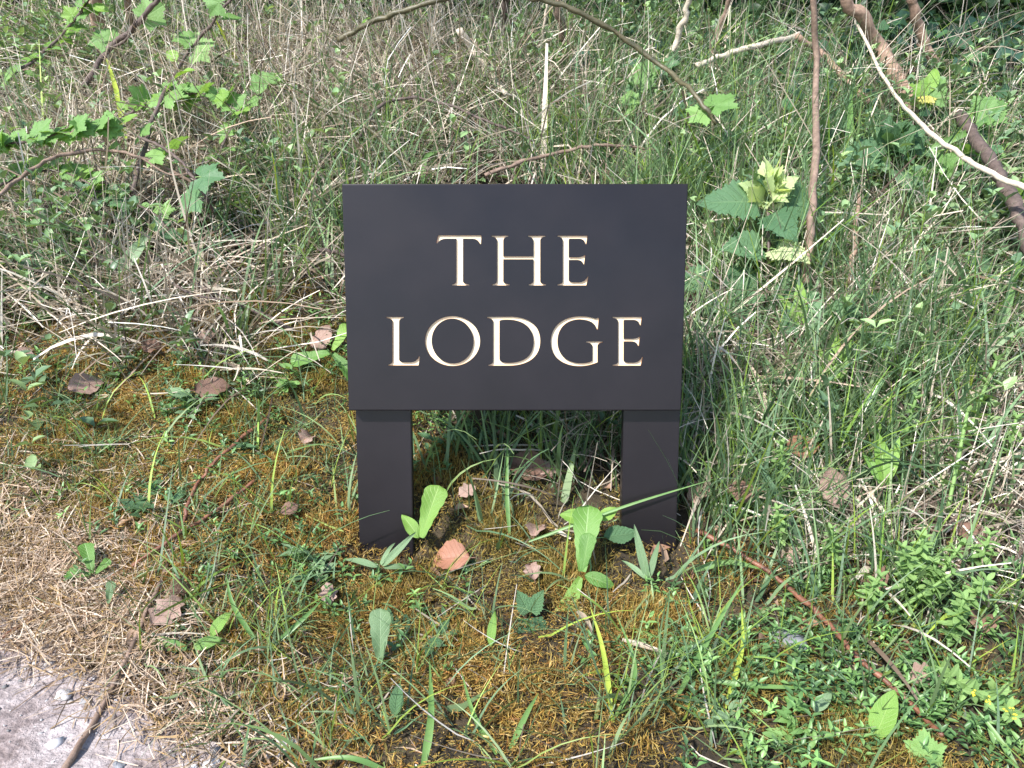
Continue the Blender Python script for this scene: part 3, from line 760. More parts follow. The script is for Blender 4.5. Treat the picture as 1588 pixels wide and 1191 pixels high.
for i in range(n):
    vs, fs = bases[i % 5]
    s = min(.011, float(np.exp(rng.normal(math.log(.0017), .62)))); a = rng.uniform(0, 6.28); ca, sa = math.cos(a), math.sin(a)
    w = vs * s; w = np.stack([w[:, 0] * ca - w[:, 1] * sa, w[:, 0] * sa + w[:, 1] * ca, w[:, 2]], 1) + p[i]
    VV.append(w); TT.append(fs + o); o += len(w)
    g = rng.choice([.14, .22, .30, .38, .5]); CC.append(np.tile([g, g * .96, g * .95], (len(w), 1)))
tag(obj('gravel', mesh_np('gravel', np.concatenate(VV), None, np.concatenate(TT), np.concatenate(CC), mat_blades('gravel', .9, .3, 0))), 'small grey and white gravel on the road edge', 'gravel', kind='stuff')

# ------------------------------------------------------------------ stems, leaves and other single things
def spline(P, sub=7):
    P = np.asarray(P, float)
    if len(P) < 3: return np.linspace(P[0], P[-1], sub + 1)
    Q = np.concatenate([[2 * P[0] - P[1]], P, [2 * P[-1] - P[-2]]])
    out = []
    for i in range(1, len(Q) - 2):
        for k in range(sub):
            t = k / sub
            out.append(.5 * ((2 * Q[i]) + (-Q[i-1] + Q[i+1]) * t + (2*Q[i-1] - 5*Q[i] + 4*Q[i+1] - Q[i+2]) * t*t + (-Q[i-1] + 3*Q[i] - 3*Q[i+1] + Q[i+2]) * t**3))
    out.append(P[-1])
    return np.array(out)
def tube(P, r0, r1, sides=8, rough=.12, seed=0):
    r = np.random.default_rng(seed); n = len(P)
    T = np.gradient(P, axis=0); T /= np.linalg.norm(T, axis=1, keepdims=True)
    ref = np.array([0.3, 0.9, 0.2]); V = []
    for i in range(n):
        s = np.cross(T[i], ref); s /= np.linalg.norm(s); u = np.cross(s, T[i])
        rad = (r0 + (r1 - r0) * i / (n - 1)) * (1 + r.normal(0, rough))
        for k in range(sides):
            a = 2 * math.pi * k / sides
            V.append(P[i] + (s * math.cos(a) + u * math.sin(a)) * rad * (1 + r.normal(0, rough * .5)))
    F = [(i*sides + k, i*sides + (k+1) % sides, (i+1)*sides + (k+1) % sides, (i+1)*sides + k) for i in range(n-1) for k in range(sides)]
    F += [tuple(range(sides))[::-1], tuple((n-1)*sides + k for k in range(sides))]
    return V, F
def leaf_grid(prof, rows=24, fold=.18, curl=.3, wave=.05, seed=0, serr=0., teeth=12):
    """unit-length leaf along +Y, upper side +Z; prof(t) gives half width"""
    r = np.random.default_rng(seed); ph = r.uniform(0, 6, 4)
    us = [-1, -.62, -.28, 0, .28, .62, 1]; V, UV, F = [], [], []
    rows = max(rows, teeth * 2) if serr else rows
    for i in range(rows + 1):
        t = i / rows; hw = max(prof(t), .004)
        saw = 1 - serr * ((t * teeth) % 1.0) if serr else 1.0
        for u in us:
            w = hw * (saw if abs(u) == 1 else 1.0)
            if serr and abs(u) == .62: w = hw * (1 - serr * .35)
            x = u * w; y = t - (serr * .06 * abs(u) if serr else 0)
            z = abs(u) * hw * fold + wave * math.sin(7 * t + ph[0] + (1.2 if u > 0 else 0)) * abs(u) ** 2 - curl * t * t * .5 + .02 * math.sin(3 * t + ph[1]) * u
            ang = curl * t
            V.append((x, y * math.cos(ang * .5), z)); UV.append((.5 + .5 * u, t))
    n = len(us)
    for i in range(rows):
        for k in range(n - 1): F.append((i*n + k, i*n + k + 1, (i+1)*n + k + 1, (i+1)*n + k))
    return V, F, UV
def leaf_palmate(lobes, teeth=.10, seed=0, cup=.15, spread=2.6, nn=72, floor=.5):
    """leaf with its stalk at the origin; lobes = [(angle from +Y, length, width angle)]"""
    r = np.random.default_rng(seed); ph = r.uniform(0, 6, 3)
    V, UV, F = [(0, 0, 0)], [(.5, .05)], []
    A = np.linspace(-spread, spread, nn + 1); rings = (.35, .7, 1.0)
    for fr in rings:
        for k, a in enumerate(A):
            rad = max(l * math.exp(-((a - m_) / w) ** 2) for m_, l, w in lobes); rad = max(rad, floor * (1 - .12 * abs(a)))
            if fr == 1.0: rad *= 1 - teeth * ((k % 3) / 2.)
            x, y = math.sin(a) * rad * fr, math.cos(a) * rad * fr
            near = min(abs(a - m_) for m_, l, w in lobes)
            z = cup * (fr ** 2) * rad * (.6 * min(near * 2.5, 1) - .5) + .03 * math.sin(4 * a + ph[0]) * fr
            V.append((x, y, z)); UV.append((.5 + .5 * min(near * 1.6, 1), fr * .9))
    n = nn + 1
    for k in range(nn): F.append((0, 1 + k + 1, 1 + k))
    for j in range(2):
        for k in range(nn): a0 = 1 + j*n + k; F.append((a0, a0 + 1, a0 + n + 1, a0 + n))
    return V, F, UV
_cache = {}
def leaf_mesh(kind, var, mat):
    key = (kind, var, mat.name)
    if key in _cache: return _cache[key]
    r = np.random.default_rng(hash(kind) % 1000 if False else sum(map(ord, kind)) + var * 17)
    c, fo, wv = r.uniform(.1, .7), r.uniform(.08, .35), r.uniform(.01, .045)
    if kind == 'nettle': g = leaf_grid(lambda t: .46 * (math.sin(math.pi * min(1, (t * .93 + .07)) ** .62)) ** .85 * (1 - .25 * t), fold=fo, curl=c * .9, wave=wv, seed=var, serr=.30, teeth=9)
    elif kind == 'dandelion': g = leaf_grid(lambda t: (.05 + .20 * t ** .8) * (1 if t < .8 else math.sqrt(max(0, 1 - ((t - .8) / .2) ** 2))) * (1 + .05 * math.sin(t * 30 + var) * (t < .85)), 26, fo, c, wv, var)
    elif kind == 'oval': g = leaf_grid(lambda t: .23 * math.sin(math.pi * t ** .85) ** .75 + .004, 20, fo, c, wv, var, serr=.05, teeth=9)
    elif kind == 'lance': g = leaf_grid(lambda t: .125 * math.sin(math.pi * t ** .75) + .012 * (1 - t), 16, fo, c * 1.3, wv * .5, var)
    elif kind == 'bramble': g = leaf_grid(lambda t: .33 * math.sin(math.pi * t ** .85) ** .8, fold=fo, curl=c * .7, wave=wv, seed=var, serr=.16, teeth=10)
    elif kind == 'small': g = leaf_grid(lambda t: .22 * math.sin(math.pi * t ** .9) ** .8, 8, fo, c * .8, wv * .3, var)
    elif kind == 'lobed': g = leaf_palmate([(0, 1, .62), (-1.05, .9, .5), (1.05, .9, .5), (-2.15, .74, .5), (2.15, .74, .5)], .13, var, .1 + .5 * fo, floor=.78)
    elif kind == 'ivy': g = leaf_palmate([(0, 1, .36), (-1.15, .72, .36), (1.15, .72, .36), (-2.1, .5, .4), (2.1, .5, .4)], .0, var, .15, floor=.62)
    elif kind == 'dead_oval': g = leaf_grid(lambda t: .36 * math.sin(math.pi * t ** .9) ** .75 * (1 + .06 * math.sin(31 * t + var)), 24, r.uniform(-.2, .45), r.uniform(-.9, .9), r.uniform(.04, .10), var)
    elif kind == 'dead_lobed': g = leaf_grid(lambda t: (.10 + .33 * math.sin(math.pi * t ** .85)) * (.84 + .16 * math.cos(t * 19 + var)) * min(1, (1 - t) * 9 + .05), 30, r.uniform(-.1, .5), r.uniform(-.8, .9), r.uniform(.05, .12), var)
    elif kind == 'dead_maple': g = leaf_grid(lambda t: (.14 + .30 * math.sin(math.pi * t ** .8)) * (.86 + .14 * math.cos(t * 23 + 2 * var)) * min(1, (1 - t) * 7 + .05), 30, r.uniform(.5, 1.1), r.uniform(.6, 1.6), r.uniform(.10, .18), var)
    elif kind == 'strap': g = leaf_grid(lambda t: .075 * math.sin(math.pi * t ** .7) ** .7 + .012 * (1 - t), 16, fo, c * 1.6, wv * .4, var)
    me = mesh_py(kind + '_leaf', g[0], g[1], mat, True, g[2])
    _cache[key] = me
    return me
def frame(d, nrm):
    d = Vector(d).normalized(); nrm = Vector(nrm); s = d.cross(nrm).normalized(); u = s.cross(d)
    return Matrix(((s.x, d.x, u.x), (s.y, d.y, u.y), (s.z, d.z, u.z))).to_4x4()
def put_leaf(parent, kind, var, mat, pos, d, nrm, size, name='leaf'):
    o = obj(name, leaf_mesh(kind, var, mat), parent)
    o.matrix_basis = Matrix.Translation(Vector(pos) - (parent.location if parent else Vector())) @ frame(d, nrm) @ Matrix.Scale(size, 4)
    return o
def stem_part(parent, P, r0, r1, mat, name='stem', sides=7, rough=.06, sub=7, jit=0.):
    S = spline(P, sub)
    if jit:
        jr = np.random.default_rng(int(abs(S[0][1]) * 1e4) % 999); w = jr.normal(0, 1, S.shape); w = (w + np.roll(w, 1, 0)) * .5; w[0] = w[-1] = 0; S = S + w * jit
    o3 = np.array(parent.location) if parent else 0
    V, F = tube(S - o3, r0, r1, sides, rough, int(abs(S[0][0]) * 1e4) % 999)
    obj(name, mesh_py(name, V, F, mat), parent)
    return S
def rv(a, el): return np.array([math.cos(a) * math.cos(el), math.sin(a) * math.cos(el), math.sin(el)])

# --- fallen leaves, each where it lies
FALL = 'fallen dead leaves'
def fallen(px, py, kind, var, mi, wpx, ang, label, tilt=(0, 0), lift=.012, k=.985):
    p = pt(px, py, k); s = px_m(p) * wpx
    toc = CAM - p; toc /= np.linalg.norm(toc)
    nrm = np.array([0, -.25, 1.]) * .6 + toc * .5 + np.array([tilt[0], 0, tilt[1]])
    a = R(ang); d = RGT * math.cos(a) + UPV * math.sin(a)
    n_ = nrm / np.linalg.norm(nrm); d = d - n_ * np.dot(d, n_)
    d /= np.linalg.norm(d)
    e = empty('fallen_leaf', p - d * s * .5 + np.array([0, 0, lift])); tag(e, label, 'leaf', FALL)
    put_leaf(e, kind, var, DEAD[mi], e.location, d, n_, s, 'blade')
    st = np.array(e.location); stem_part(e, [st + d * s * .03, st - d * s * .10 + n_ * .002, st - d * s * .2 - n_ * .002], .0009, .0006, DEAD[2], 'stalk', 5)
for a_ in [
    (697, 874, 'dead_oval', 1, 0, 66, 175, 'russet brown oval leaf on orange moss in front of the left leg'),
    (262, 957, 'dead_lobed', 2, 1, 60, 60, 'pale pink brown dead leaf lying next to the road edge'),
    (1290, 772, 'dead_oval', 3, 1, 62, 100, 'pinkish brown pointed leaf upright in the grass beyond the right leg', (0, 0), .012, .957),
    (135, 607, 'dead_oval', 4, 1, 52, 30, 'curled grey pink leaf on the moss at the far left'),
    (1083, 772, 'dead_lobed', 5, 1, 46, 60, 'torn pale brown leaf touching the right leg edge'),
    (1405, 417, 'dead_oval', 6, 3, 62, 20, 'yellow tan leaf caught among grass stalks right of the nettle', (0, 0), .012, .957),
    (1438, 537, 'dead_oval', 7, 4, 48, 10, 'dark red leaf with pale veins in the right grass', (0, 0), .012, .957),
    (320, 535, 'dead_oval', 8, 1, 34, 45, 'small pinkish leaf standing in moss left of the sign'),
    (510, 932, 'dead_lobed', 9, 1, 36, 100, 'small dull pink leaf beside the leafy herbs below the left leg'),
    (832, 825, 'dead_maple', 10, 1, 40, 80, 'crumpled pale leaf on the ground between the two legs'),
    (1245, 702, 'dead_oval', 11, 0, 56, 15, 'orange brown leaf half hidden by tall grass right of the sign', (0, 0), .012, .957),
    (1150, 772, 'dead_oval', 12, 2, 50, 170, 'dull brown leaf under grass just right of the right leg', (0, 0), .012, .957),
    (1432, 1062, 'dead_lobed', 13, 1, 50, 10, 'curled pale brown leaf beside the red stem at lower right'),
    (1345, 905, 'dead_maple', 14, 2, 56, 120, 'dark crumpled leaf between red stem and hairy plants'),
    (1222, 868, 'dead_lobed', 15, 1, 40, 120, 'small pale leaf above the long red bramble stem'),
    (815, 735, 'dead_oval', 16, 2, 70, 150, 'large grey brown leaf in shade beneath the board'),
    (850, 735, 'dead_lobed', 17, 1, 40, 30, 'pink brown leaf edge in grass beneath the board'),
    (40, 553, 'dead_lobed', 18, 1, 34, 80, 'twisted cream leaf near the left edge of the picture'),
    (480, 685, 'dead_maple', 19, 1, 34, 60, 'small crumpled pink leaf just left of the left leg'),
    (330, 612, 'dead_oval', 20, 2, 52, 20, 'long brown leaf beneath green herbs left of the sign'),
    (725, 772, 'dead_lobed', 21, 1, 30, 40, 'little whitish torn leaf right of the left leg'),
    (500, 535, 'dead_oval', 22, 1, 44, 50, 'pale leaf leaning against grass at the board\'s lower left'),
    (1500, 840, 'dead_oval', 23, 2, 50, 140, 'brown leaf deep in the right edge stalks'),
    (240, 547, 'dead_maple', 24, 2, 34, 20, 'dark purple brown crumpled leaf on moss left of the sign'),
    (825, 895, 'dead_maple', 25, 1, 34, 100, 'shrivelled pinkish leaf on the moss in front of the sign'),
    (1520, 970, 'dead_maple', 26, 2, 50, 80, 'shaded brown leaf under the hairy plants at lower right'),
    (450, 800, 'dead_oval', 27, 2, 30, 30, 'little blackish leaf on moss left of the left leg'),
    (285, 925, 'dead_maple', 28, 2, 36, 20, 'withered dark leaf tucked behind the pale pink leaf'),
    (1100, 180, 'dead_oval', 29, 0, 40, 60, 'brown leaf among stalks above the sign\'s right corner'),
    (815, 170, 'dead_maple', 30, 2, 46, 250, 'withered brown leaf hanging in straw above the sign'),
]: fallen(*a_)

# --- stones
def stone(px, py, rpx, mat, seed, label):
    p = pt(px, py, .99); r = px_m(p) * rpx
    vs, fs = blob_stone(r, seed, 3)
    o = obj('stone', mesh_py('stone', vs, fs, mat)); o.location = p + np.array([0, 0, r * .2]); tag(o, label, 'stone', 'loose stones')
stone(1222, 1000, 28, STONE, 3, 'grey stone sunk among herbs near the red stem')
stone(100, 1080, 13, STONE_PALE, 4, 'white pebble on the road beside the long twig')
stone(445, 1157, 16, STONE_PALE, 5, 'white stone at the bottom edge among grass')
stone(328, 1186, 13, STONE_PALE, 6, 'cream stone at the bottom edge beside the road twig')
stone(185, 1188, 10, STONE, 7, 'dark grey pebble on the road at the bottom edge')

# --- twigs and bramble stems
def woody(name, label, cat, pts, r0, r1, mat, group, thorns=0, twigs=(), leaves=(), sub=8, rough=.10, crown=None):
    """pts: (x, y, k) along the directions of the photograph, k<1 stands clear of the ground; radii in photograph pixels"""
    P = np.array([pt(a, b, c) for a, b, c in pts])
    e = empty(name, P[0]); tag(e, label, cat, group)
    m0 = px_m(P.mean(0))
    if crown is not None:
        top = P[-1] + np.array(crown); P = np.concatenate([P, [P[-1] * .5 + top * .5 + np.array([.03, 0, 0]), top]])
    S = stem_part(e, P, r0 * m0, r1 * m0 * (.5 if crown is not None else 1), mat, 'trunk' if crown is not None else 'stem', 8, rough, sub, 1.3 * m0)
    if crown is not None:  # leaf crown out of view, added to shade the top of the bank
        rr = np.random.default_rng(int(pts[0][0])); cl = P[-1] + rr.normal(0, 1, (22, 3)) * np.array([.6, .4, .28]) + np.array([0, .25, .1])
        for c3 in cl[:9]:
            stem_part(e, [S[-8 + int(rr.integers(0, 6))], S[-1] * .4 + c3 * .6 - np.array([0, 0, .05]), c3], r1 * m0 * .4, r1 * m0 * .15, mat, 'limb', 5)
        q3 = np.repeat(cl, 80, 0) + rr.normal(0, .12, (22 * 80, 3)); n3 = len(q3); z3 = rr.uniform(.03, .06, n3)
        V, q, t = leaflets(q3, rr.normal(0, 1, (n3, 3)) - np.array([0, 0, .4]), rr.normal(0, .5, (n3, 3)) + np.array([0, 0, 1.]), z3, z3 * .6)
        obj('crown', mesh_np('crown', V - P[0], q, t, np.repeat(palette(n3, [(.05, .11, .03), (.08, .16, .04), (.04, .09, .03)], .2), 8, 0), HERB), e)
    for tw in twigs:
        stem_part(e, np.array([pt(a, b, c) for a, b, c in tw]), r1 * m0 * .7, r1 * m0 * .35, mat, 'side_twig', 6)
    rr = np.random.default_rng(int(pts[0][0] + pts[0][1]))
    for i in range(thorns):
        k = rr.integers(1, len(S) - 1); T = S[k + 1] - S[k - 1]; T /= np.linalg.norm(T)
        s = np.cross(T, rr.normal(0, 1, 3)); s /= np.linalg.norm(s)
        L = 6 * m0; b0 = S[k] - np.array(e.location); w = 1.6 * m0; c2 = np.cross(s, T)
        V = [b0 + T * w, b0 - T * w, b0 + c2 * w * .6, b0 - c2 * w * .6, b0 + s * (L + r0 * m0 * .6) - T * L * .3]
        obj('thorn', mesh_py('thorn', V, [(0, 2, 4), (2, 1, 4), (1, 3, 4), (3, 0, 4)], mat, False), e)
    for (t, kind, mat2, size, az, el, var) in leaves:
        j = min(len(S) - 1, int(t * (len(S) - 1)))
        d = rv(az, el); sd = S[j] + d * size * .35 * m0
        stem_part(e, [S[j], S[j] + d * size * .18 * m0 + np.array([0, 0, .001]), sd], .9 * m0, .6 * m0, STEM_GREEN, 'leaf_stalk', 5)
        nrm = np.array([-.25, -.55, .8]) + rr.normal(0, .25, 3)
        put_leaf(e, kind, var, mat2, sd, d, nrm, size * m0)
    return e, S
G1 = 'fallen bramble stems on the moss'
woody('bramble_runner', 'long thorny red stem lying across the lower right herbs', 'stem', [(1080, 822, .975), (1180, 878, .968), (1240, 925, .966), (1290, 972, .962), (1330, 1020, .962), (1400, 1080, .966), (1462, 1142, .982)], 4.6, 3.6, BARK_RED, G1, 16)
woody('bramble_runner', 'reddish stem curving over the moss left of the left leg', 'stem', [(415, 648, .975), (345, 705, .974), (310, 745, .975), (288, 792, .982), (282, 830, .992)], 3, 2.4, BARK_RED, G1, 6)
woody('bramble_runner', 'reddish brown stem pointing at the road from the left moss', 'stem', [(395, 745, .984), (330, 795, .984), (270, 832, .98), (200, 880, .982), (110, 925, .985), (0, 990, .988)], 3.2, 2.8, BARK_RED, G1, 5)
woody('twig', 'straight tan twig lying over the road edge at bottom left', 'twig', [(268, 850, .985), (245, 910, .982), (200, 1010, .982), (165, 1085, .985), (98, 1195, .985)], 3.0, 4.4, BARK_BROWN, 'fallen twigs')
woody('twig', 'dark forked dead twig on the bank left of the board', 'twig', [(292, 432, .95), (340, 458, .955), (385, 478, .96), (425, 498, .965), (455, 512, .97)], 4.5, 3.2, BARK_DARK, 'fallen twigs', 0,
      [[(268, 440, 0.900), (300, 457, 0.900), (340, 464, 0.910), (352, 463, 0.912)]])
woody('twig', 'thin black twig ending at the board\'s left edge', 'twig', [(492, 386, .90), (515, 390, .91), (536, 397, .93)], 3, 3, BARK_DARK, 'fallen twigs')
G2 = 'arching bramble canes above the bank'
def auto_leaves(n, lo, hi, seed, mats=None, t0=.15):
    rr = np.random.default_rng(seed); mats = mats or [LOBED, LOBED, BRIGHT]
    return [(t0 + (1 - t0) * i / n, 'lobed' if rr.uniform() < .8 else 'bramble', mats[int(rr.integers(0, len(mats)))], rr.uniform(lo, hi), rr.uniform(-1, 4.1), rr.uniform(-.3, .9), int(rr.integers(0, 6))) for i in range(n)]
woody('bramble_cane', 'leafy cane in the top left corner', 'cane', [(-50, 150, .8), (30, 110, .78), (90, 60, .77), (130, 10, .76), (150, -30, .75)], 2.6, 1.8, BARK_DARK, G2, 5, (), auto_leaves(26, 16, 28, 8))
woody('bramble_cane', 'leafy cane with bright leaves right of the top left trunks', 'cane', [(180, 190, .84), (230, 160, .8), (280, 145, .78), (330, 150, .78), (375, 175, .8)], 2.2, 1.6, BARK_DARK, G2, 5, (), auto_leaves(28, 16, 28, 9))
woody('bramble_cane', 'drooping leafy cane low on the left bank', 'cane', [(60, 330, .9), (110, 300, .86), (170, 300, .86), (235, 330, .88), (270, 365, .91)], 2.2, 1.6, BARK_DARK, G2, 5, (), auto_leaves(24, 16, 28, 12, [LOBED_DARK, LOBED]))
woody('bramble_cane', 'leafy sprig among herbs above the board', 'cane', [(960, 190, .88), (985, 140, .84), (1010, 110, .83), (1060, 95, .83)], 2.2, 1.6, BARK_GREEN, G2, 5, (), auto_leaves(18, 18, 32, 15, [LOBED_DARK, LOBED]))
woody('bramble_cane', 'leafy cane in shade by the right edge', 'cane', [(1400, 330, .9), (1450, 270, .86), (1510, 240, .84), (1570, 235, .84)], 2.2, 1.6, BARK_GREEN, G2, 5, (), auto_leaves(18, 18, 34, 18, [LOBED_DARK, LOBED]))
woody('bramble_cane', 'brown cane arching from the left edge over dead grass', 'cane', [(-40, 335, 0.795), (30, 275, 0.775), (90, 243, 0.775), (160, 233, 0.785), (220, 245, 0.805), (300, 285, 0.855), (330, 325, 0.905)], 3.2, 2.4, BARK_BROWN, G2, 8,
      [[(220, 245, 0.805), (262, 270, 0.815), (300, 268, 0.815)]], [(.55, 'lobed', LOBED, 26, 2.2, .2, 1), (.7, 'lobed', LOBED, 30, .2, .3, 2), (.85, 'lobed', LOBED, 34, -.8, .1, 3)])
woody('bramble_cane', 'dark cane slanting down to the board\'s top left', 'cane', [(455, 150, 0.815), (500, 168, 0.815), (560, 190, 0.835), (600, 225, 0.855), (640, 262, 0.875)], 3.4, 2.6, BARK_GREEN, G2, 8)
woody('bramble_cane', 'thin dark cane arching over straw above the board\'s left half', 'cane', [(555, 215, 0.875), (590, 165, 0.835), (640, 152, 0.825), (690, 162, 0.835), (760, 190, 0.855), (830, 220, 0.885)], 2.6, 2, BARK_DARK, G2, 10,
      [[(640, 152, 0.825), (635, 120, 0.815), (618, 75, 0.805)], [(690, 162, 0.835), (700, 130, 0.825), (655, 85, 0.815)]])
woody('bramble_cane', 'brown cane rising towards the board\'s top right', 'cane', [(752, 272, 0.885), (820, 248, 0.865), (900, 229, 0.855), (960, 227, 0.865), (1040, 236, 0.895)], 3, 2.2, BARK_BROWN, G2, 8)
woody('bramble_cane', 'thick brown green cane at the top left of centre', 'cane', [(525, 62, 0.755), (570, 38, 0.745), (620, 18, 0.735), (690, -3, 0.725), (760, -25, 0.715)], 4.5, 4, BARK_GREEN, G2, 6,
      (), [(.2, 'oval', BRIGHT, 26, 1.2, .6, 1)])
woody('bramble_cane', 'thick green cane arching down over the board\'s top right corner', 'cane', [(820, -5, 0.675), (880, 12, 0.675), (960, 55, 0.685), (1030, 105, 0.705), (1080, 150, 0.735), (1112, 192, 0.785)], 4.5, 3.5, BARK_GREEN, G2, 8,
      (), [(.9, 'lobed', LOBED, 42, .4, .5, 4), (.95, 'lobed', LOBED, 34, 2.6, .3, 5)])
woody('bramble_cane', 'leafy cane at the left with pale lobed leaves', 'cane', [(-60, 240, 0.755), (20, 222, 0.745), (80, 212, 0.745), (140, 200, 0.745), (195, 195, 0.755)], 2.6, 1.8, BARK_DARK, G2, 5, (),
      auto_leaves(46, 20, 34, 5, None, .02))
woody('bramble_cane', 'leafy cane bending through straw left of the board', 'cane', [(215, 212, 0.775), (255, 230, 0.775), (290, 262, 0.795), (315, 300, 0.825), (330, 330, 0.875)], 2.4, 2, BARK_DARK, G2, 6, (),
      [(.05, 'lobed', LOBED, 32, 1.6, .6, 1), (.25, 'lobed', LOBED, 34, .8, .4, 2), (.45, 'oval', DARKLEAF, 30, 2.4, .1, 3), (.6, 'lobed', LOBED_DARK, 40, -.3, .1, 0), (.8, 'lobed', LOBED_DARK, 46, 2.7, -.1, 4)])
woody('bramble_cane', 'leafy dark cane rising to the top edge left of centre', 'cane', [(205, 300, 0.855), (245, 165, 0.775), (290, 85, 0.745), (345, 15, 0.725), (375, -30, 0.715)], 3.2, 2.2, BARK_DARK, G2, 8, (),
      [(.28, 'lobed', LOBED, 44, 1.2, .5, 2), (.35, 'bramble', BRIGHT, 40, -.3, .5, 1), (.5, 'lobed', LOBED, 40, .1, .4, 3), (.58, 'lobed', LOBED, 36, 2.6, .5, 4), (.7, 'bramble', LOBED, 36, .6, .2, 5), (.8, 'lobed', LOBED, 34, 2.9, .3, 0), (.45, 'bramble', BRIGHT, 34, 2.4, .6, 2)])
woody('bramble_cane', 'dark mottled cane crossing the two pale trunks top left', 'cane', [(130, 135, 0.815), (170, 75, 0.755), (205, 45, 0.745), (240, 5, 0.735), (262, -25, 0.725)], 5, 3.5, BARK_DARK, G2, 8,
      [[(170, 75, 0.755), (195, 62, 0.745), (210, 30, 0.740)]], [(.3, 'lobed', LOBED, 36, 2.6, .6, 5), (.6, 'lobed', LOBED, 34, .4, .6, 1)])
G3 = 'dead stalks and saplings on the bank'
woody('dead_stalk', 'tall straight brown stalk rising past the nettle to the top edge', 'stalk', [(1250, 440, 0.885), (1257, 350, 0.815), (1264, 250, 0.755), (1266, 120, 0.695), (1260, -20, 0.655)], 6.2, 5.2, BARK_BROWN, G3, 3, rough=.025)
woody('dead_stalk', 'short reddish dead stalk right of the tall straight stalk', 'stalk', [(1318, 445, 0.905), (1326, 370, 0.855), (1332, 300, 0.835)], 4.5, 3, BARK_TAN, G3)
woody('sapling', 'thick pale brown trunk leaning down from the top right', 'sapling', [(1436, 215, .94), (1408, 150, .86), (1370, 85, .83), (1338, 25, .82), (1310, -40, .81)], 14, 12, BARK_TAN, G3, rough=.06, crown=(-0.25, -0.35, 1.25))
woody('dead_stalk', 'tan broken stick slanting below the top right trunk', 'stick', [(1236, 55, .80), (1275, 85, .81), (1310, 120, .83), (1345, 158, .87)], 5, 5, BARK_TAN, G3)
woody('dead_stalk', 'pale broken straw stick above the board\'s right corner', 'stick', [(1080, 102, .80), (1130, 84, .80), (1180, 70, .81), (1240, 53, .85)], 4, 4.5, BARK_PALE, G3)
woody('dead_stalk', 'thin bleached stem curving down across the right edge', 'stem', [(1330, 40, .82), (1380, 135, .78), (1420, 185, .76), (1480, 235, .74), (1540, 270, .73), (1610, 300, .72)], 3, 4, BARK_PALE, G3, rough=.03)
cb, CS = woody('cut_branch', 'dark cut branch with an orange end at the right edge', 'branch', [(1488, 178, .80), (1520, 225, .79), (1555, 280, .79), (1580, 335, .80), (1610, 410, .83)], 9, 10.5, BARK_DARK, G3, 4)
ce = np.array([CS[0] - (CS[1] - CS[0]) * .12, CS[0] + (CS[1] - CS[0]) * .02])
stem_part(cb, ce, 8.6 * px_m(CS[0]), 9.2 * px_m(CS[0]), BARK_PALE, 'cut_end', 8, .04)
woody('sapling', 'pale trunk at the top left with sunlit bark', 'sapling', [(168, 110, .95), (158, 60, .88), (148, 15, .86), (135, -60, .84)], 12, 11, BARK_TAN, G3, rough=.05, crown=(-0.1, -0.2, 1.35))
woody('sapling', 'thinner pale trunk next to the top left trunk', 'sapling', [(218, 110, .95), (207, 55, .89), (199, 5, .87), (193, -60, .85)], 7, 6, BARK_TAN, G3, rough=.05, crown=(0.35, -0.1, 1.2))
woody('sapling', 'brown sapling trunk standing above the middle of the board', 'sapling', [(884, 150, .93), (878, 90, .88), (872, 40, .86), (868, -40, .84)], 7, 6, BARK_BROWN, G3, rough=.06, crown=(0.15, -0.25, 1.3))
woody('sapling', 'dark sapling trunk at the top edge left of the board\'s middle', 'sapling', [(790, 90, .95), (788, 40, .9), (785, 0, .88), (782, -60, .86)], 7, 6, BARK_DARK, G3, rough=.06, crown=(-0.2, 0.2, 1.15))
woody('dead_stalk', 'thin grey brown stalk among herbs above the board\'s middle', 'stalk', [(836, 170, .93), (838, 110, .89), (842, 55, .87), (848, 5, .86)], 2.6, 2, BARK_PALE, G3)
woody('dead_stalk', 'grey leaning stalk at the top edge above the board\'s right corner', 'stalk', [(1036, 105, .86), (1050, 60, .83), (1062, 25, .82), (1075, -20, .81)], 5.5, 4.5, BARK_PALE, G3)
woody('dead_stalk', 'brown leaning stalk right of the grey leaning stalk', 'stalk', [(1095, 110, .88), (1110, 60, .85), (1128, 10, .84), (1140, -30, .83)], 5, 4, BARK_BROWN, G3)
woody('dead_stalk', 'shaggy tan stalk beside the thick trunk at top right', 'stalk', [(1452, 105, .88), (1430, 60, .85), (1418, 15, .84), (1412, -30, .83)], 8, 7, BARK_TAN, G3, rough=.14)
woody('dead_stalk', 'pale dead stick lying on straw above the board', 'stick', [(785, 145, .86), (760, 115, .84), (735, 82, .82), (712, 45, .81)], 5, 6, BARK_PALE, G3)
woody('dead_stalk', 'long thin pale stalk lying right of the sign', 'stalk', [(1132, 464, .93), (1200, 455, .93), (1300, 440, .93)], 2.6, 2, BARK_PALE, G3)
woody('dead_stalk', 'pale horizontal stalk in the right grass beneath the yellow leaf', 'stalk', [(1366, 425, .92), (1420, 431, .92), (1472, 437, .92)], 3, 2.4, BARK_PALE, G3)

woody('bramble_cane', 'leafy cane trailing along the left edge above the moss', 'cane', [(-20, 300, .84), (40, 268, .82), (100, 268, .82), (150, 290, .84)], 2.0, 1.4, BARK_DARK, G2, 4, (), auto_leaves(20, 16, 28, 22))
woody('bramble_cane', 'leafy cane climbing among straw left of the board\'s top', 'cane', [(330, 290, .9), (350, 215, .84), (395, 150, .81), (440, 110, .8)], 2.0, 1.4, BARK_DARK, G2, 4, (), auto_leaves(18, 16, 26, 25))

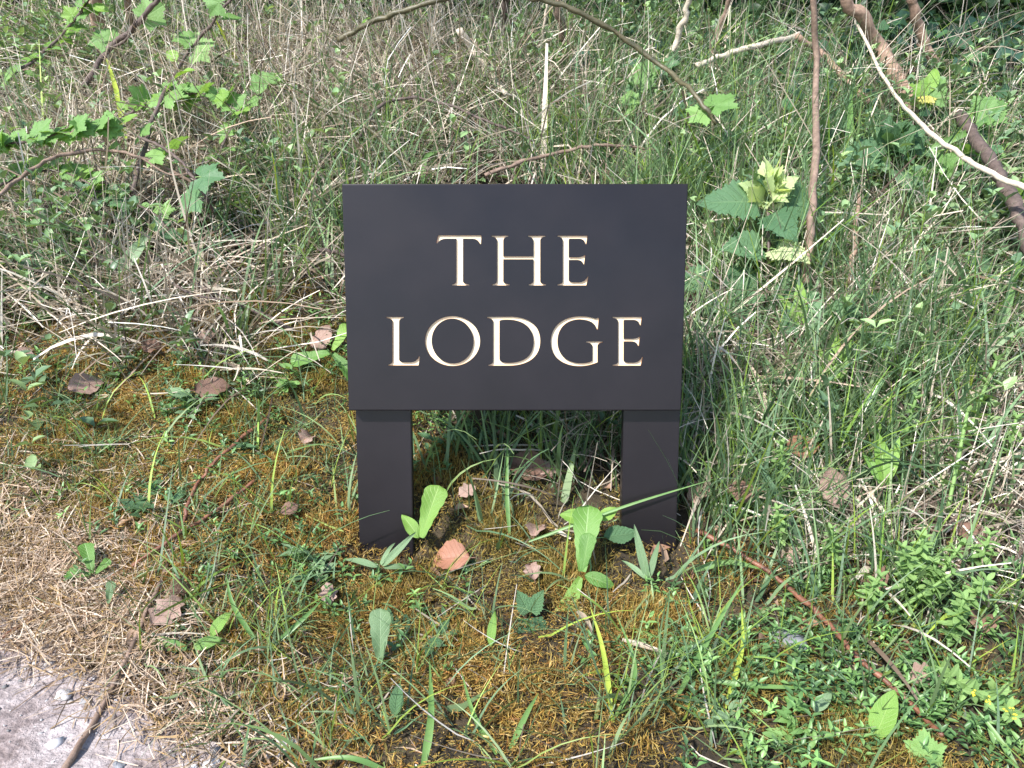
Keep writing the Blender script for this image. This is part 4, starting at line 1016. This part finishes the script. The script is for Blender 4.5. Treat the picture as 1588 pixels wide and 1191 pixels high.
# --- nettles
def nettle(name, label, base, top, levels, mats, group='stinging nettles', crown=True, stem_r=3.2):
    B, T = pt(*base), pt(*top); m0 = px_m(T)
    e = empty(name, B); tag(e, label, 'nettle', group)
    S = stem_part(e, [B, (B * .5 + T * .5) + np.array([.004, 0, 0]), T], stem_r * m0, stem_r * .8 * m0, STEM_PURPLE)
    for (t, size, a0, el, mt) in levels:
        P = S[min(len(S) - 1, int(t * (len(S) - 1)))]
        for s in range(2):
            a = a0 + s * math.pi + rng.normal(0, .12); d = rv(a, el + rng.normal(0, .08))
            q = P + d * size * .22 * m0
            stem_part(e, [P, (P + q) / 2 + np.array([0, 0, .001]), q], 1.3 * m0, 1.0 * m0, STEM_GREEN, 'leaf_stalk', 5)
            put_leaf(e, 'nettle', int(rng.integers(0, 5)), mats[mt], q, d - np.array([0, 0, .15]), np.array([-.1, -.75, .8]) + rng.normal(0, .2, 3), size * m0)
    if crown:
        for k in range(40):
            a = k * 2.4 + .5 + rng.normal(0, .3); el = .10 + .031 * k + rng.normal(0, .25); nn = np.array([-.3, -.5, .6]) + rng.normal(0, .5, 3)
            put_leaf(e, 'nettle', k % 5, mats[1 if k % 6 else 0], T + np.array([0, 0, -.010 + .0007 * k]) + rng.normal(0, .004, 3), rv(a, min(el, 1.4)), nn, (rng.uniform(40, 64) - .35 * k) * m0)
        for k in range(6):
            a = k * 1.05 + .3
            stem_part(e, [T, T + rv(a, .8) * 12 * m0, T + rv(a, .5) * 26 * m0], 1.6 * m0, .8 * m0, mats_flower, 'flower_tassel', 5, .3)
    return e
mats_flower = mat_bark('nettle_flower', (.35, .42, .14), (.6, .62, .3), 200.)
nettle('nettle', 'tall nettle with a bright yellow green crown beside the board', (1187, 470, .93), (1190, 305, .80),
       [(.93, 96, .15, .12, 0), (.86, 76, 1.6, .1, 0), (.55, 74, .5, .2, 0), (.5, 68, 1.9, .1, 1), (.2, 62, .2, -.1, 0), (.28, 74, 2.7, -.15, 0)], [NETTLE, NETTLE_TOP])
nettle('nettle', 'darker nettle behind the tall stalk near the cut branch', (1345, 370, .95), (1385, 235, .84),
       [(.95, 86, .05, .1, 0), (.85, 80, 1.5, .1, 0), (.6, 84, 2.9, -.05, 0), (.35, 60, .6, .1, 0)], [NETTLE, NETTLE])
nettle('nettle', 'low dark nettle whose leaf overlaps the board\'s right edge', (1140, 520, .96), (1110, 415, .88),
       [(.95, 66, 3.3, -.25, 0), (.55, 46, .7, .1, 0)], [NETTLE, NETTLE], crown=False)
nettle('nettle', 'small nettle with sunlit tip at the right edge', (1560, 430, .95), (1575, 330, .88), [(.9, 54, .2, .2, 0), (.6, 54, 1.7, .1, 0)], [NETTLE, BRIGHT])

nettle('nettle', 'short nettle in grass right of the tall straight stalk', (1330, 560, .95), (1340, 470, .88), [(.95, 56, .3, .1, 0), (.6, 60, 1.8, .0, 0), (.3, 50, .9, .0, 0)], [NETTLE, NETTLE], crown=False)
nettle('nettle', 'nettle with drooping leaves between cut branch and yellow tan leaf', (1480, 500, .95), (1490, 400, .88), [(.95, 60, .1, .0, 0), (.6, 64, 1.6, -.1, 0), (.3, 54, .7, .0, 0)], [NETTLE, NETTLE], crown=False)
nettle('nettle', 'broad leaved nettle above the board\'s top right corner', (1110, 265, .95), (1100, 170, .88), [(.95, 56, .3, .1, 0), (.6, 60, 1.9, .0, 0), (.3, 52, 1.0, .0, 0)], [NETTLE, NETTLE], crown=False)
nettle('nettle', 'nettle half hidden beneath the top right trunk', (1340, 260, .95), (1330, 180, .89), [(.95, 52, .2, .1, 0), (.5, 56, 1.7, .0, 0)], [NETTLE, NETTLE], crown=False)

# --- single leafy plants on the ground
def rosette(name, label, cat, px, py, leaves, group, k=.985):
    """leaves: kind, material, size px, direction angle in the picture (deg), rise, variant"""
    B = pt(px, py, k); m0 = px_m(B)
    e = empty(name, B); tag(e, label, cat, group)
    for (kind, mat2, size, ang, rise, var) in leaves:
        a = R(ang)
        d = RGT * math.cos(a) + np.array([0, .55, .65]) * math.sin(a) + np.array([0, 0, rise])
        d = d / np.linalg.norm(d)
        toc = (CAM - B) / np.linalg.norm(CAM - B)
        put_leaf(e, kind, var, mat2, B + np.array([0, 0, .004]) + d * .004, d, toc + np.array([0, 0, .6]) + rng.normal(0, .15, 3), size * m0)
    return e
GD = 'broad leaved herbs on the moss'
D = DANDE
rosette('dandelion', 'two upright broad green leaves against the left leg', 'herb', 652, 842, [('dandelion', BRIGHT, 86, 72, .3, 0), ('oval', BRIGHT, 46, 128, .3, 1)], GD, .96)
rosette('dandelion', 'tall broad leaves in front of the right leg under a seedling', 'herb', 902, 895, [('dandelion', D, 105, 82, .5, 2), ('dandelion', BRIGHT, 74, 250, .1, 3), ('dandelion', D, 60, 75, .9, 1), ('oval', D, 50, 330, .2, 2)], GD, .97)
e, _ = woody('bramble_seedling', 'bramble seedling with two toothed leaves beside the right leg', 'seedling', [(915, 905, .985), (916, 860, .965), (918, 812, .945)], 1.6, 1.2, STEM_GREEN, None, 0, (),
      [(1.0, 'bramble', BRIGHT, 40, 2.9, .25, 1), (1.0, 'bramble', BRIGHT, 36, .3, .45, 2), (.75, 'bramble', NETTLE, 56, .2, .05, 3)])
rosette('dandelion', 'pale twisted leaf standing on moss below the left leg', 'herb', 590, 1035, [('dandelion', GREYLEAF, 80, 92, .5, 4), ('dandelion', D, 34, 300, .2, 1)], GD)
rosette('dandelion', 'smooth green leaf lying flat by the road edge', 'herb', 295, 1010, [('dandelion', D, 62, 172, .05, 0), ('oval', D, 44, 20, .05, 1)], GD)
rosette('dandelion', 'rounded green leaf right of the pale pink leaf', 'herb', 325, 995, [('oval', BRIGHT, 44, 55, .3, 2)], GD)
rosette('dandelion', 'lobed dandelion leaves near the thatch at far left', 'herb', 145, 897, [('dandelion', D, 52, 110, .2, 1), ('dandelion', D, 44, 172, .1, 2), ('dandelion', D, 30, 40, .3, 3)], GD)
rosette('dandelion', 'little green leaf between thatch and red stem', 'herb', 168, 945, [('dandelion', GREYLEAF, 34, 85, .4, 4)], GD)
rosette('sorrel', 'oval serrated leaf at the lower right beside the red stem', 'herb', 1353, 1158, [('oval', BRIGHT, 84, 62, .25, 0)], GD)
rosette('sorrel', 'oval leaf pointing down right at the bottom edge', 'herb', 1258, 1112, [('oval', D, 62, 300, .05, 1), ('oval', GREYLEAF, 42, 40, .3, 2), ('oval', D, 42, 150, .2, 3)], GD)
rosette('ground_ivy', 'pale lobed leaf at the bottom right corner', 'herb', 1435, 1182, [('lobed', LOBED, 40, 88, .2, 0)], GD)
rosette('ground_ivy', 'toothed dark green leaf on moss in front of the sign', 'herb', 822, 958, [('nettle', NETTLE, 66, 275, -.05, 1), ('nettle', NETTLE, 40, 120, .3, 2), ('nettle', NETTLE, 40, 60, .3, 3)], GD)
rosette('dandelion', 'single bright upright leaf on moss left of the toothed leaf', 'herb', 760, 1012, [('lance', BRIGHT, 56, 85, .4, 0), ('lance', D, 38, 250, 0, 1)], GD)
rosette('ground_ivy', 'rounded dark leaf near the bottom edge left of centre', 'herb', 612, 1120, [('oval', NETTLE, 48, 85, .3, 2)], GD)
rosette('dandelion', 'drooping pointed leaves at the board\'s lower left corner', 'herb', 515, 550, [('dandelion', D, 60, 310, .0, 1), ('dandelion', BRIGHT, 50, 60, .4, 2), ('dandelion', D, 62, 200, .1, 3)], GD, .96)
rosette('lobed_herb', 'grey green scalloped leaves right of the board below the stalk', 'herb', 1245, 510, [('lobed', LOBED_DARK, 58, 60, .5, 1), ('lobed', LOBED_DARK, 40, 150, .3, 2), ('lance', BRIGHT, 80, 100, .7, 0), ('lance', BRIGHT, 60, 135, .5, 1)], GD, .93)
rosette('lobed_herb', 'scalloped leaf cluster touching the board\'s right edge', 'herb', 1140, 505, [('lobed', LOBED_DARK, 40, 30, .3, 3), ('lobed', LOBED_DARK, 40, 160, .3, 4)], GD, .94)
rosette('lobed_herb', 'yellow green leaf lit from above beside the orange branch end', 'herb', 1440, 150, [('lobed', BRIGHT, 36, 150, .3, 1), ('lobed', YELLOW, 24, 230, .1, 2), ('lobed', LOBED, 36, 30, .5, 4), ('oval', BRIGHT, 46, 70, .7, 3), ('lobed', LOBED, 30, 300, .2, 0)], GD, .82)
rosette('lobed_herb', 'lobed leaves beside the cut branch at the right edge', 'herb', 1530, 180, [('lobed', LOBED, 38, 20, .3, 0), ('lobed', LOBED, 34, 130, .4, 2), ('lobed', LOBED_DARK, 30, 70, .4, 3), ('lobed', LOBED, 28, 220, .1, 4)], GD, .82)
rosette('ivy_herb', 'dark ivy leaves in the shade left of the top right trunk', 'herb', 1205, 120, [('ivy', DARKLEAF, 34, a, .3, i % 4) for i, a in enumerate((20, 95, 170, 240, 310))] , GD, .95)
rosette('ivy_herb', 'dark ivy leaves hanging behind the thick trunk', 'herb', 1395, 60, [('ivy', DARKLEAF, 34, a, .3, i % 4) for i, a in enumerate((200, 260, 330, 40, 120))], GD, .98)
rosette('ivy_herb', 'ivy leaves between the two broken sticks', 'herb', 1185, 160, [('ivy', DARKLEAF, 30, a, .3, i % 4) for i, a in enumerate((0, 70, 140, 220))], GD, .96)
rosette('lobed_herb', 'bright lobed leaf in straw at top left', 'herb', 282, 160, [('lobed', BRIGHT, 34, 60, .4, 1), ('lobed', BRIGHT, 30, 130, .5, 2)], GD, .80)
rosette('broad_leaf_herb', 'pointed grey leaf rising from straw left of the board', 'herb', 180, 345, [('oval', NETTLE, 50, 40, .4, 0), ('lance', NETTLE, 60, 70, .4, 1)], GD, .9)
rosette('broad_leaf_herb', 'long pale leaf slanting over dead grass left of the board', 'herb', 182, 430, [('lance', GREYLEAF, 82, 48, .4, 2)], GD, .93)
rosette('broad_leaf_herb', 'dark trailing leaves in the left bank above the moss', 'herb', 60, 420, [('lobed', LOBED_DARK, 36, 30, .2, 0), ('lobed', LOBED_DARK, 34, 110, .3, 1), ('lobed', LOBED_DARK, 34, 200, .1, 2)], GD, .93)
rosette('broad_leaf_herb', 'small dark leaf cluster under the arching left cane', 'herb', 270, 385, [('bramble', NETTLE, 36, 40, .3, 0), ('bramble', NETTLE, 40, 120, .3, 1), ('bramble', NETTLE, 34, 330, .1, 2)], GD, .93)
rosette('broad_leaf_herb', 'lance leaf tuft on moss below the dark forked twig', 'herb', 275, 545, [('lance', BRIGHT, 54, 70, .5, 0)], GD)
rosette('broad_leaf_herb', 'tall twin lance leaves in grass right of the right leg', 'herb', 1290, 610, [('lance', BRIGHT, 90, 85, .8, 0), ('lance', BRIGHT, 84, 60, .8, 1), ('lance', BRIGHT, 70, 110, .6, 2)], GD, .95)
rosette('broad_leaf_herb', 'folded pale lance leaves low in the right grass', 'herb', 1370, 760, [('lance', BRIGHT, 96, 88, .9, 3), ('lance', BRIGHT, 80, 65, .7, 4), ('lance', D, 60, 120, .5, 0)], GD, .95)
rosette('broad_leaf_herb', 'grey green strap leaves at the foot of the right leg', 'herb', 1005, 905, [('strap', GREYLEAF, 84, 108, .5, 3), ('strap', GREYLEAF, 62, 70, .6, 1), ('strap', GREYLEAF, 50, 140, .3, 2)], GD, .965)
rosette('broad_leaf_herb', 'grey green strap leaves at the foot of the left leg', 'herb', 590, 885, [('strap', GREYLEAF, 72, 40, .3, 3), ('strap', GREYLEAF, 60, 160, .1, 1), ('strap', GREYLEAF, 44, 70, .3, 2), ('strap', GREYLEAF, 56, 10, .0, 0)], GD, .965)

# leafy tufts with lance leaves that stand out of the low herbs
def tuft(label, px, py, size, mat2, n, cat='herb', name='leafy_herb', group='leafy herb tufts'):
    rr = np.random.default_rng(px * 7 + py)
    B = pt(px, py, .985); m0 = px_m(B); e = empty(name, B); tag(e, label, cat, group)
    for i in range(max(4, n // 2)):
        az, el = rr.uniform(0, 6.28), rr.uniform(.3, 1.3); ln = size * rr.uniform(.6, 1.15) * m0
        b0 = B + np.array([rr.normal(0, .3), rr.normal(0, .3), 0]) * size * m0 * .6; b0[2] = float(H(b0[0], b0[1]))
        S = stem_part(e, [b0, b0 + rv(az, el) * ln * .5, b0 + rv(az, el - .25) * ln], 1.3 * m0, .8 * m0, STEM_GREEN, 'stem', 5, .06, 4)
        for k in range(7):
            P = S[min(len(S) - 1, 1 + k)]; a2 = az + (1.3 if k % 2 else -1.3) * (1 - .09 * k) + rr.normal(0, .2)
            d = rv(a2, rr.uniform(.1, .7))
            put_leaf(e, 'lance' if rr.uniform() < .6 else 'small', int(rr.integers(0, 6)), mat2, P, d, np.array([0, -.2, 1]) + rr.normal(0, .25, 3), size * rr.uniform(.38, .62) * m0)
for a_ in [
    ('blue green leafy tuft on moss left of the left leg', 245, 785, 52, NETTLE, 13), ('leafy tuft beside the long brown leaf left of the sign', 300, 625, 50, GREYLEAF, 14),
    ('spreading leafy tuft below the left leg\'s outer side', 480, 880, 52, GREYLEAF, 14), ('narrow leaved tuft on moss below the left leg', 655, 985, 52, NETTLE, 11),
    ('dark leafy tuft beneath the grey stone', 1215, 1060, 44, NETTLE, 13), ('leafy tuft at the bottom edge right of centre', 1130, 1120, 54, GREYLEAF, 12),
    ('pale leafy tuft on the bottom edge near the oval leaf', 1240, 1130, 44, LOBED, 10), ('leafy tuft in moss at the board\'s lower left', 455, 590, 42, LOBED, 11),
    ('leafy tuft in shade behind the left leg', 700, 690, 46, NETTLE, 12), ('leafy tuft at the left edge of the moss', 70, 570, 42, NETTLE, 10),
    ('leafy tuft halfway along the red stem', 1330, 985, 48, NETTLE, 12), ('leafy tuft below the red stem', 1370, 1040, 42, GREYLEAF, 9),
    ('small leafy tuft on moss between the legs', 745, 870, 30, NETTLE, 9), ('leafy tuft near the reddish curving stem', 395, 680, 40, NETTLE, 9)]: tuft(*a_)

# --- soft hairy whorled plants at the right
def whorled(label, base, top, n, size, flowers=False):
    B, T = pt(*base), pt(*top); m0 = px_m(T)
    e = empty('crosswort', B); tag(e, label, 'wildflower', 'hairy whorled plants at the right')
    T = CAM + (T - CAM) * .965; size = size * .82; n = n + 3
    S = stem_part(e, [B, B * .45 + T * .55 + np.array([rng.normal(0, .004), 0, 0]), T], 3.2 * m0, 2.4 * m0, SOFTGREEN)
    ax = T - B; ax /= np.linalg.norm(ax); s = np.cross(ax, [0, 1, .2]); s /= np.linalg.norm(s); u = np.cross(s, ax)
    for k in range(n):
        f = .25 + .75 * k / max(1, n - 1); P = S[min(len(S) - 1, int(f * (len(S) - 1)))]
        for j in range(4):
            a = j * 1.571 + k * .78 + rng.normal(0, .1); up = .25 + (.8 if k == n - 1 else 0) + rng.normal(0, .12)
            d = s * math.cos(a) + u * math.sin(a) + ax * up
            put_leaf(e, 'small', int(rng.integers(0, 6)), SOFTGREEN, P, d + rng.normal(0, .15, 3), ax - (s * math.cos(a) + u * math.sin(a)) * up, size * (1.15 - .5 * f) * rng.uniform(.85, 1.1) * m0)
        if flowers and k >= n - 2:
            for j in range(7):
                a = rng.uniform(0, 6.28); c = P + (s * math.cos(a) + u * math.sin(a)) * rng.uniform(2, 7) * m0 + ax * rng.uniform(1, 5) * m0
                vs, fs = blob_stone(2.2 * m0, j, 1); obj('flower', mesh_py('flower', vs + c - np.array(e.location), fs, FLOWER), e)
for a_ in [
    ('hairy plant with a cupped pale tip at the right edge', (1495, 700, .96), (1545, 560, .88), 4, 34), ('hairy stem right of the tall lance leaves', (1470, 790, .96), (1500, 640, .9), 5, 32),
    ('soft pale stem in front of the right edge stalks', (1440, 930, .97), (1490, 845, .92), 5, 34), ('hairy stem lying low beside the dark crumpled leaf', (1385, 950, .975), (1475, 890, .93), 5, 36),
    ('hairy upright stem nearest the red stem', (1398, 925, .97), (1400, 850, .92), 5, 30), ('pair forming hairy stem behind the low lying one', (1430, 905, .97), (1432, 835, .92), 5, 30),
    ('hairy plant with yellow flowers at the bottom right', (1440, 1030, .98), (1530, 1085, .95), 3, 36, True), ('yellow flowered hairy sprig in the bottom right corner', (1530, 1060, .98), (1572, 1110, .96), 2, 36, True),
    ('thin hairy stem in grass beyond the pinkish pointed leaf', (1215, 770, .97), (1212, 690, .93), 5, 24), ('hairy stem right of the folded lance leaves', (1400, 700, .96), (1420, 620, .92), 4, 28),
    ('hairy tip near the right edge above the flowers', (1520, 900, .97), (1535, 830, .93), 4, 32), ('short hairy stem left of the dark crumpled leaf', (1305, 880, .97), (1290, 820, .94), 4, 24),
    ('hairy stem at the right edge level with the pale tip', (1560, 720, .96), (1575, 650, .92), 4, 30), ('short hairy stem next to the right leg base', (1210, 850, .975), (1205, 790, .94), 4, 24),
    ('hairy stem rising behind the yellow flowers', (1470, 1000, .975), (1495, 930, .93), 5, 32), ('hairy stem leaning right among the soft pale stems', (1415, 945, .975), (1450, 875, .93), 5, 34),
    ('outermost hairy stem of the soft pale clump', (1480, 950, .975), (1530, 900, .93), 5, 32), ('hairy shoot between red stem and soft pale clump', (1350, 950, .975), (1365, 895, .94), 4, 28)]: whorled(*a_)

# --- broad single grass blades that stand out
def blade(label, pts, w, c_mat):
    P = np.array([pt(*p) for p in pts]); S = spline(P, 6); m0 = px_m(S.mean(0)); n = len(S)
    T = np.gradient(S, axis=0); V, F = [], []
    toc = CAM - S.mean(0)
    for i in range(n):
        s = np.cross(T[i], toc + np.array([.2, 0, .3])); s /= np.linalg.norm(s); up = np.cross(s, T[i]); up /= np.linalg.norm(up)
        t = i / (n - 1); hw = w * m0 * .5 * min(1, .5 + 2 * t) * (1 - t ** 2.2) + 1e-4
        V += [S[i] + s * hw + up * hw * .4, S[i], S[i] - s * hw + up * hw * .4]
    for i in range(n - 1): a = 3 * i; F += [(a, a+1, a+4, a+3), (a+1, a+2, a+5, a+4)]
    V = np.array(V); o = obj('grass_blade', mesh_py('grass_blade', V - S[0], F, c_mat)); o.location = S[0]
    tag(o, label, 'grass blade', 'single broad grass blades')
def mat_plain_blade(nm, lo, hi):
    m, nt, b = new_mat(nm); c = ramp(nt, noise(nt, 40., 3), [(.3, lo), (.7, hi)])
    nt.links.new(c, b.inputs['Base Color']); b.inputs['Roughness'].default_value = .45; translucent(nt, b, c, .35); return m
BG, BY, BD = mat_plain_blade('green_blade', (.10, .21, .055), (.16, .28, .08)), mat_plain_blade('yellow_green_blade', (.28, .38, .05), (.42, .5, .08)), mat_plain_blade('pale_dead_blade', (.30, .23, .16), (.42, .34, .25))
for a_ in [
    ('broad blade standing on moss below the left leg', [(655, 1195, .985), (668, 1110, .95), (666, 1020, .92)], 13, BG),
    ('bent blade crossing the bottom moss left of centre', [(770, 1170, .985), (735, 1110, .965), (715, 1040, .945)], 9, BG),
    ('slanting blade right of the bottom moss', [(790, 1165, .985), (815, 1110, .96), (835, 1075, .945)], 10, BG),
    ('tall yellow green blade below the right leg', [(950, 1120, .985), (935, 1010, .94), (915, 940, .92)], 9, BY),
    ('long arching green blade at lower right of centre', [(950, 1120, .985), (985, 1040, .94), (955, 950, .91)], 8, BG),
    ('tall bright blade slanting to the right stem', [(1045, 1090, .985), (1105, 980, .93), (1158, 890, .89)], 9, BG),
    ('yellow green blade beside the tall bright blade', [(1120, 1110, .985), (1150, 1010, .95), (1150, 940, .92)], 8, BY),
    ('horizontal blade lying near the grey stone', [(1100, 1056, .97), (1180, 1064, .965), (1282, 1068, .97)], 9, BG),
    ('twisted blade lying above the red stem', [(1075, 885, .975), (1130, 872, .965), (1190, 885, .97)], 11, BG),
    ('thin long blade crossing in front of the right leg', [(820, 840, .97), (970, 785, .92), (1110, 742, .9)], 5, BG),
    ('upright thin blade between the legs under the board', [(790, 830, .985), (786, 760, .95), (788, 655, .90)], 7, BG),
    ('broad upright blade at top left in straw', [(195, 215, .88), (180, 140, .8), (160, 75, .77)], 9, BY),
    ('broad slanting blade at the top left of centre', [(370, 100, .86), (350, 60, .82), (332, 25, .8)], 8, BY),
    ('broad dark blade in straw above the board\'s left', [(655, 285, .93), (660, 245, .9), (690, 230, .89)], 9, BG),
    ('pale dead blade lying on moss below the right leg', [(965, 992, .975), (1010, 1005, .97), (1060, 1024, .975)], 9, BD),
    ('curled pale dead blade on moss between the front leaves', [(895, 948, .975), (910, 962, .965), (920, 985, .975)], 9, BD),
    ('tall yellow green blade beside the straight stalk', [(1315, 250, .9), (1318, 190, .84), (1320, 135, .8)], 12, BG),
    ('long blade crossing the nettle\'s right', [(1440, 230, .84), (1500, 205, .80), (1560, 160, .78)], 11, BG),
    ('broad blade at the right edge in stalks', [(1548, 540, .93), (1570, 450, .87), (1592, 360, .84)], 10, BG),
    ('blade pair at the bottom right corner', [(1580, 1195, .98), (1545, 1140, .95), (1510, 1095, .93)], 9, BG),
    ('blade at the bottom edge left of centre', [(600, 1195, .985), (540, 1175, .96), (470, 1180, .965)], 9, BG),
    ('blade arching beside the left herbs', [(400, 1000, .985), (362, 940, .95), (350, 890, .93)], 8, BG),
    ('blade reaching right from the left herbs', [(425, 1000, .985), (470, 960, .95), (500, 930, .94)], 8, BG),
]: blade(*a_)
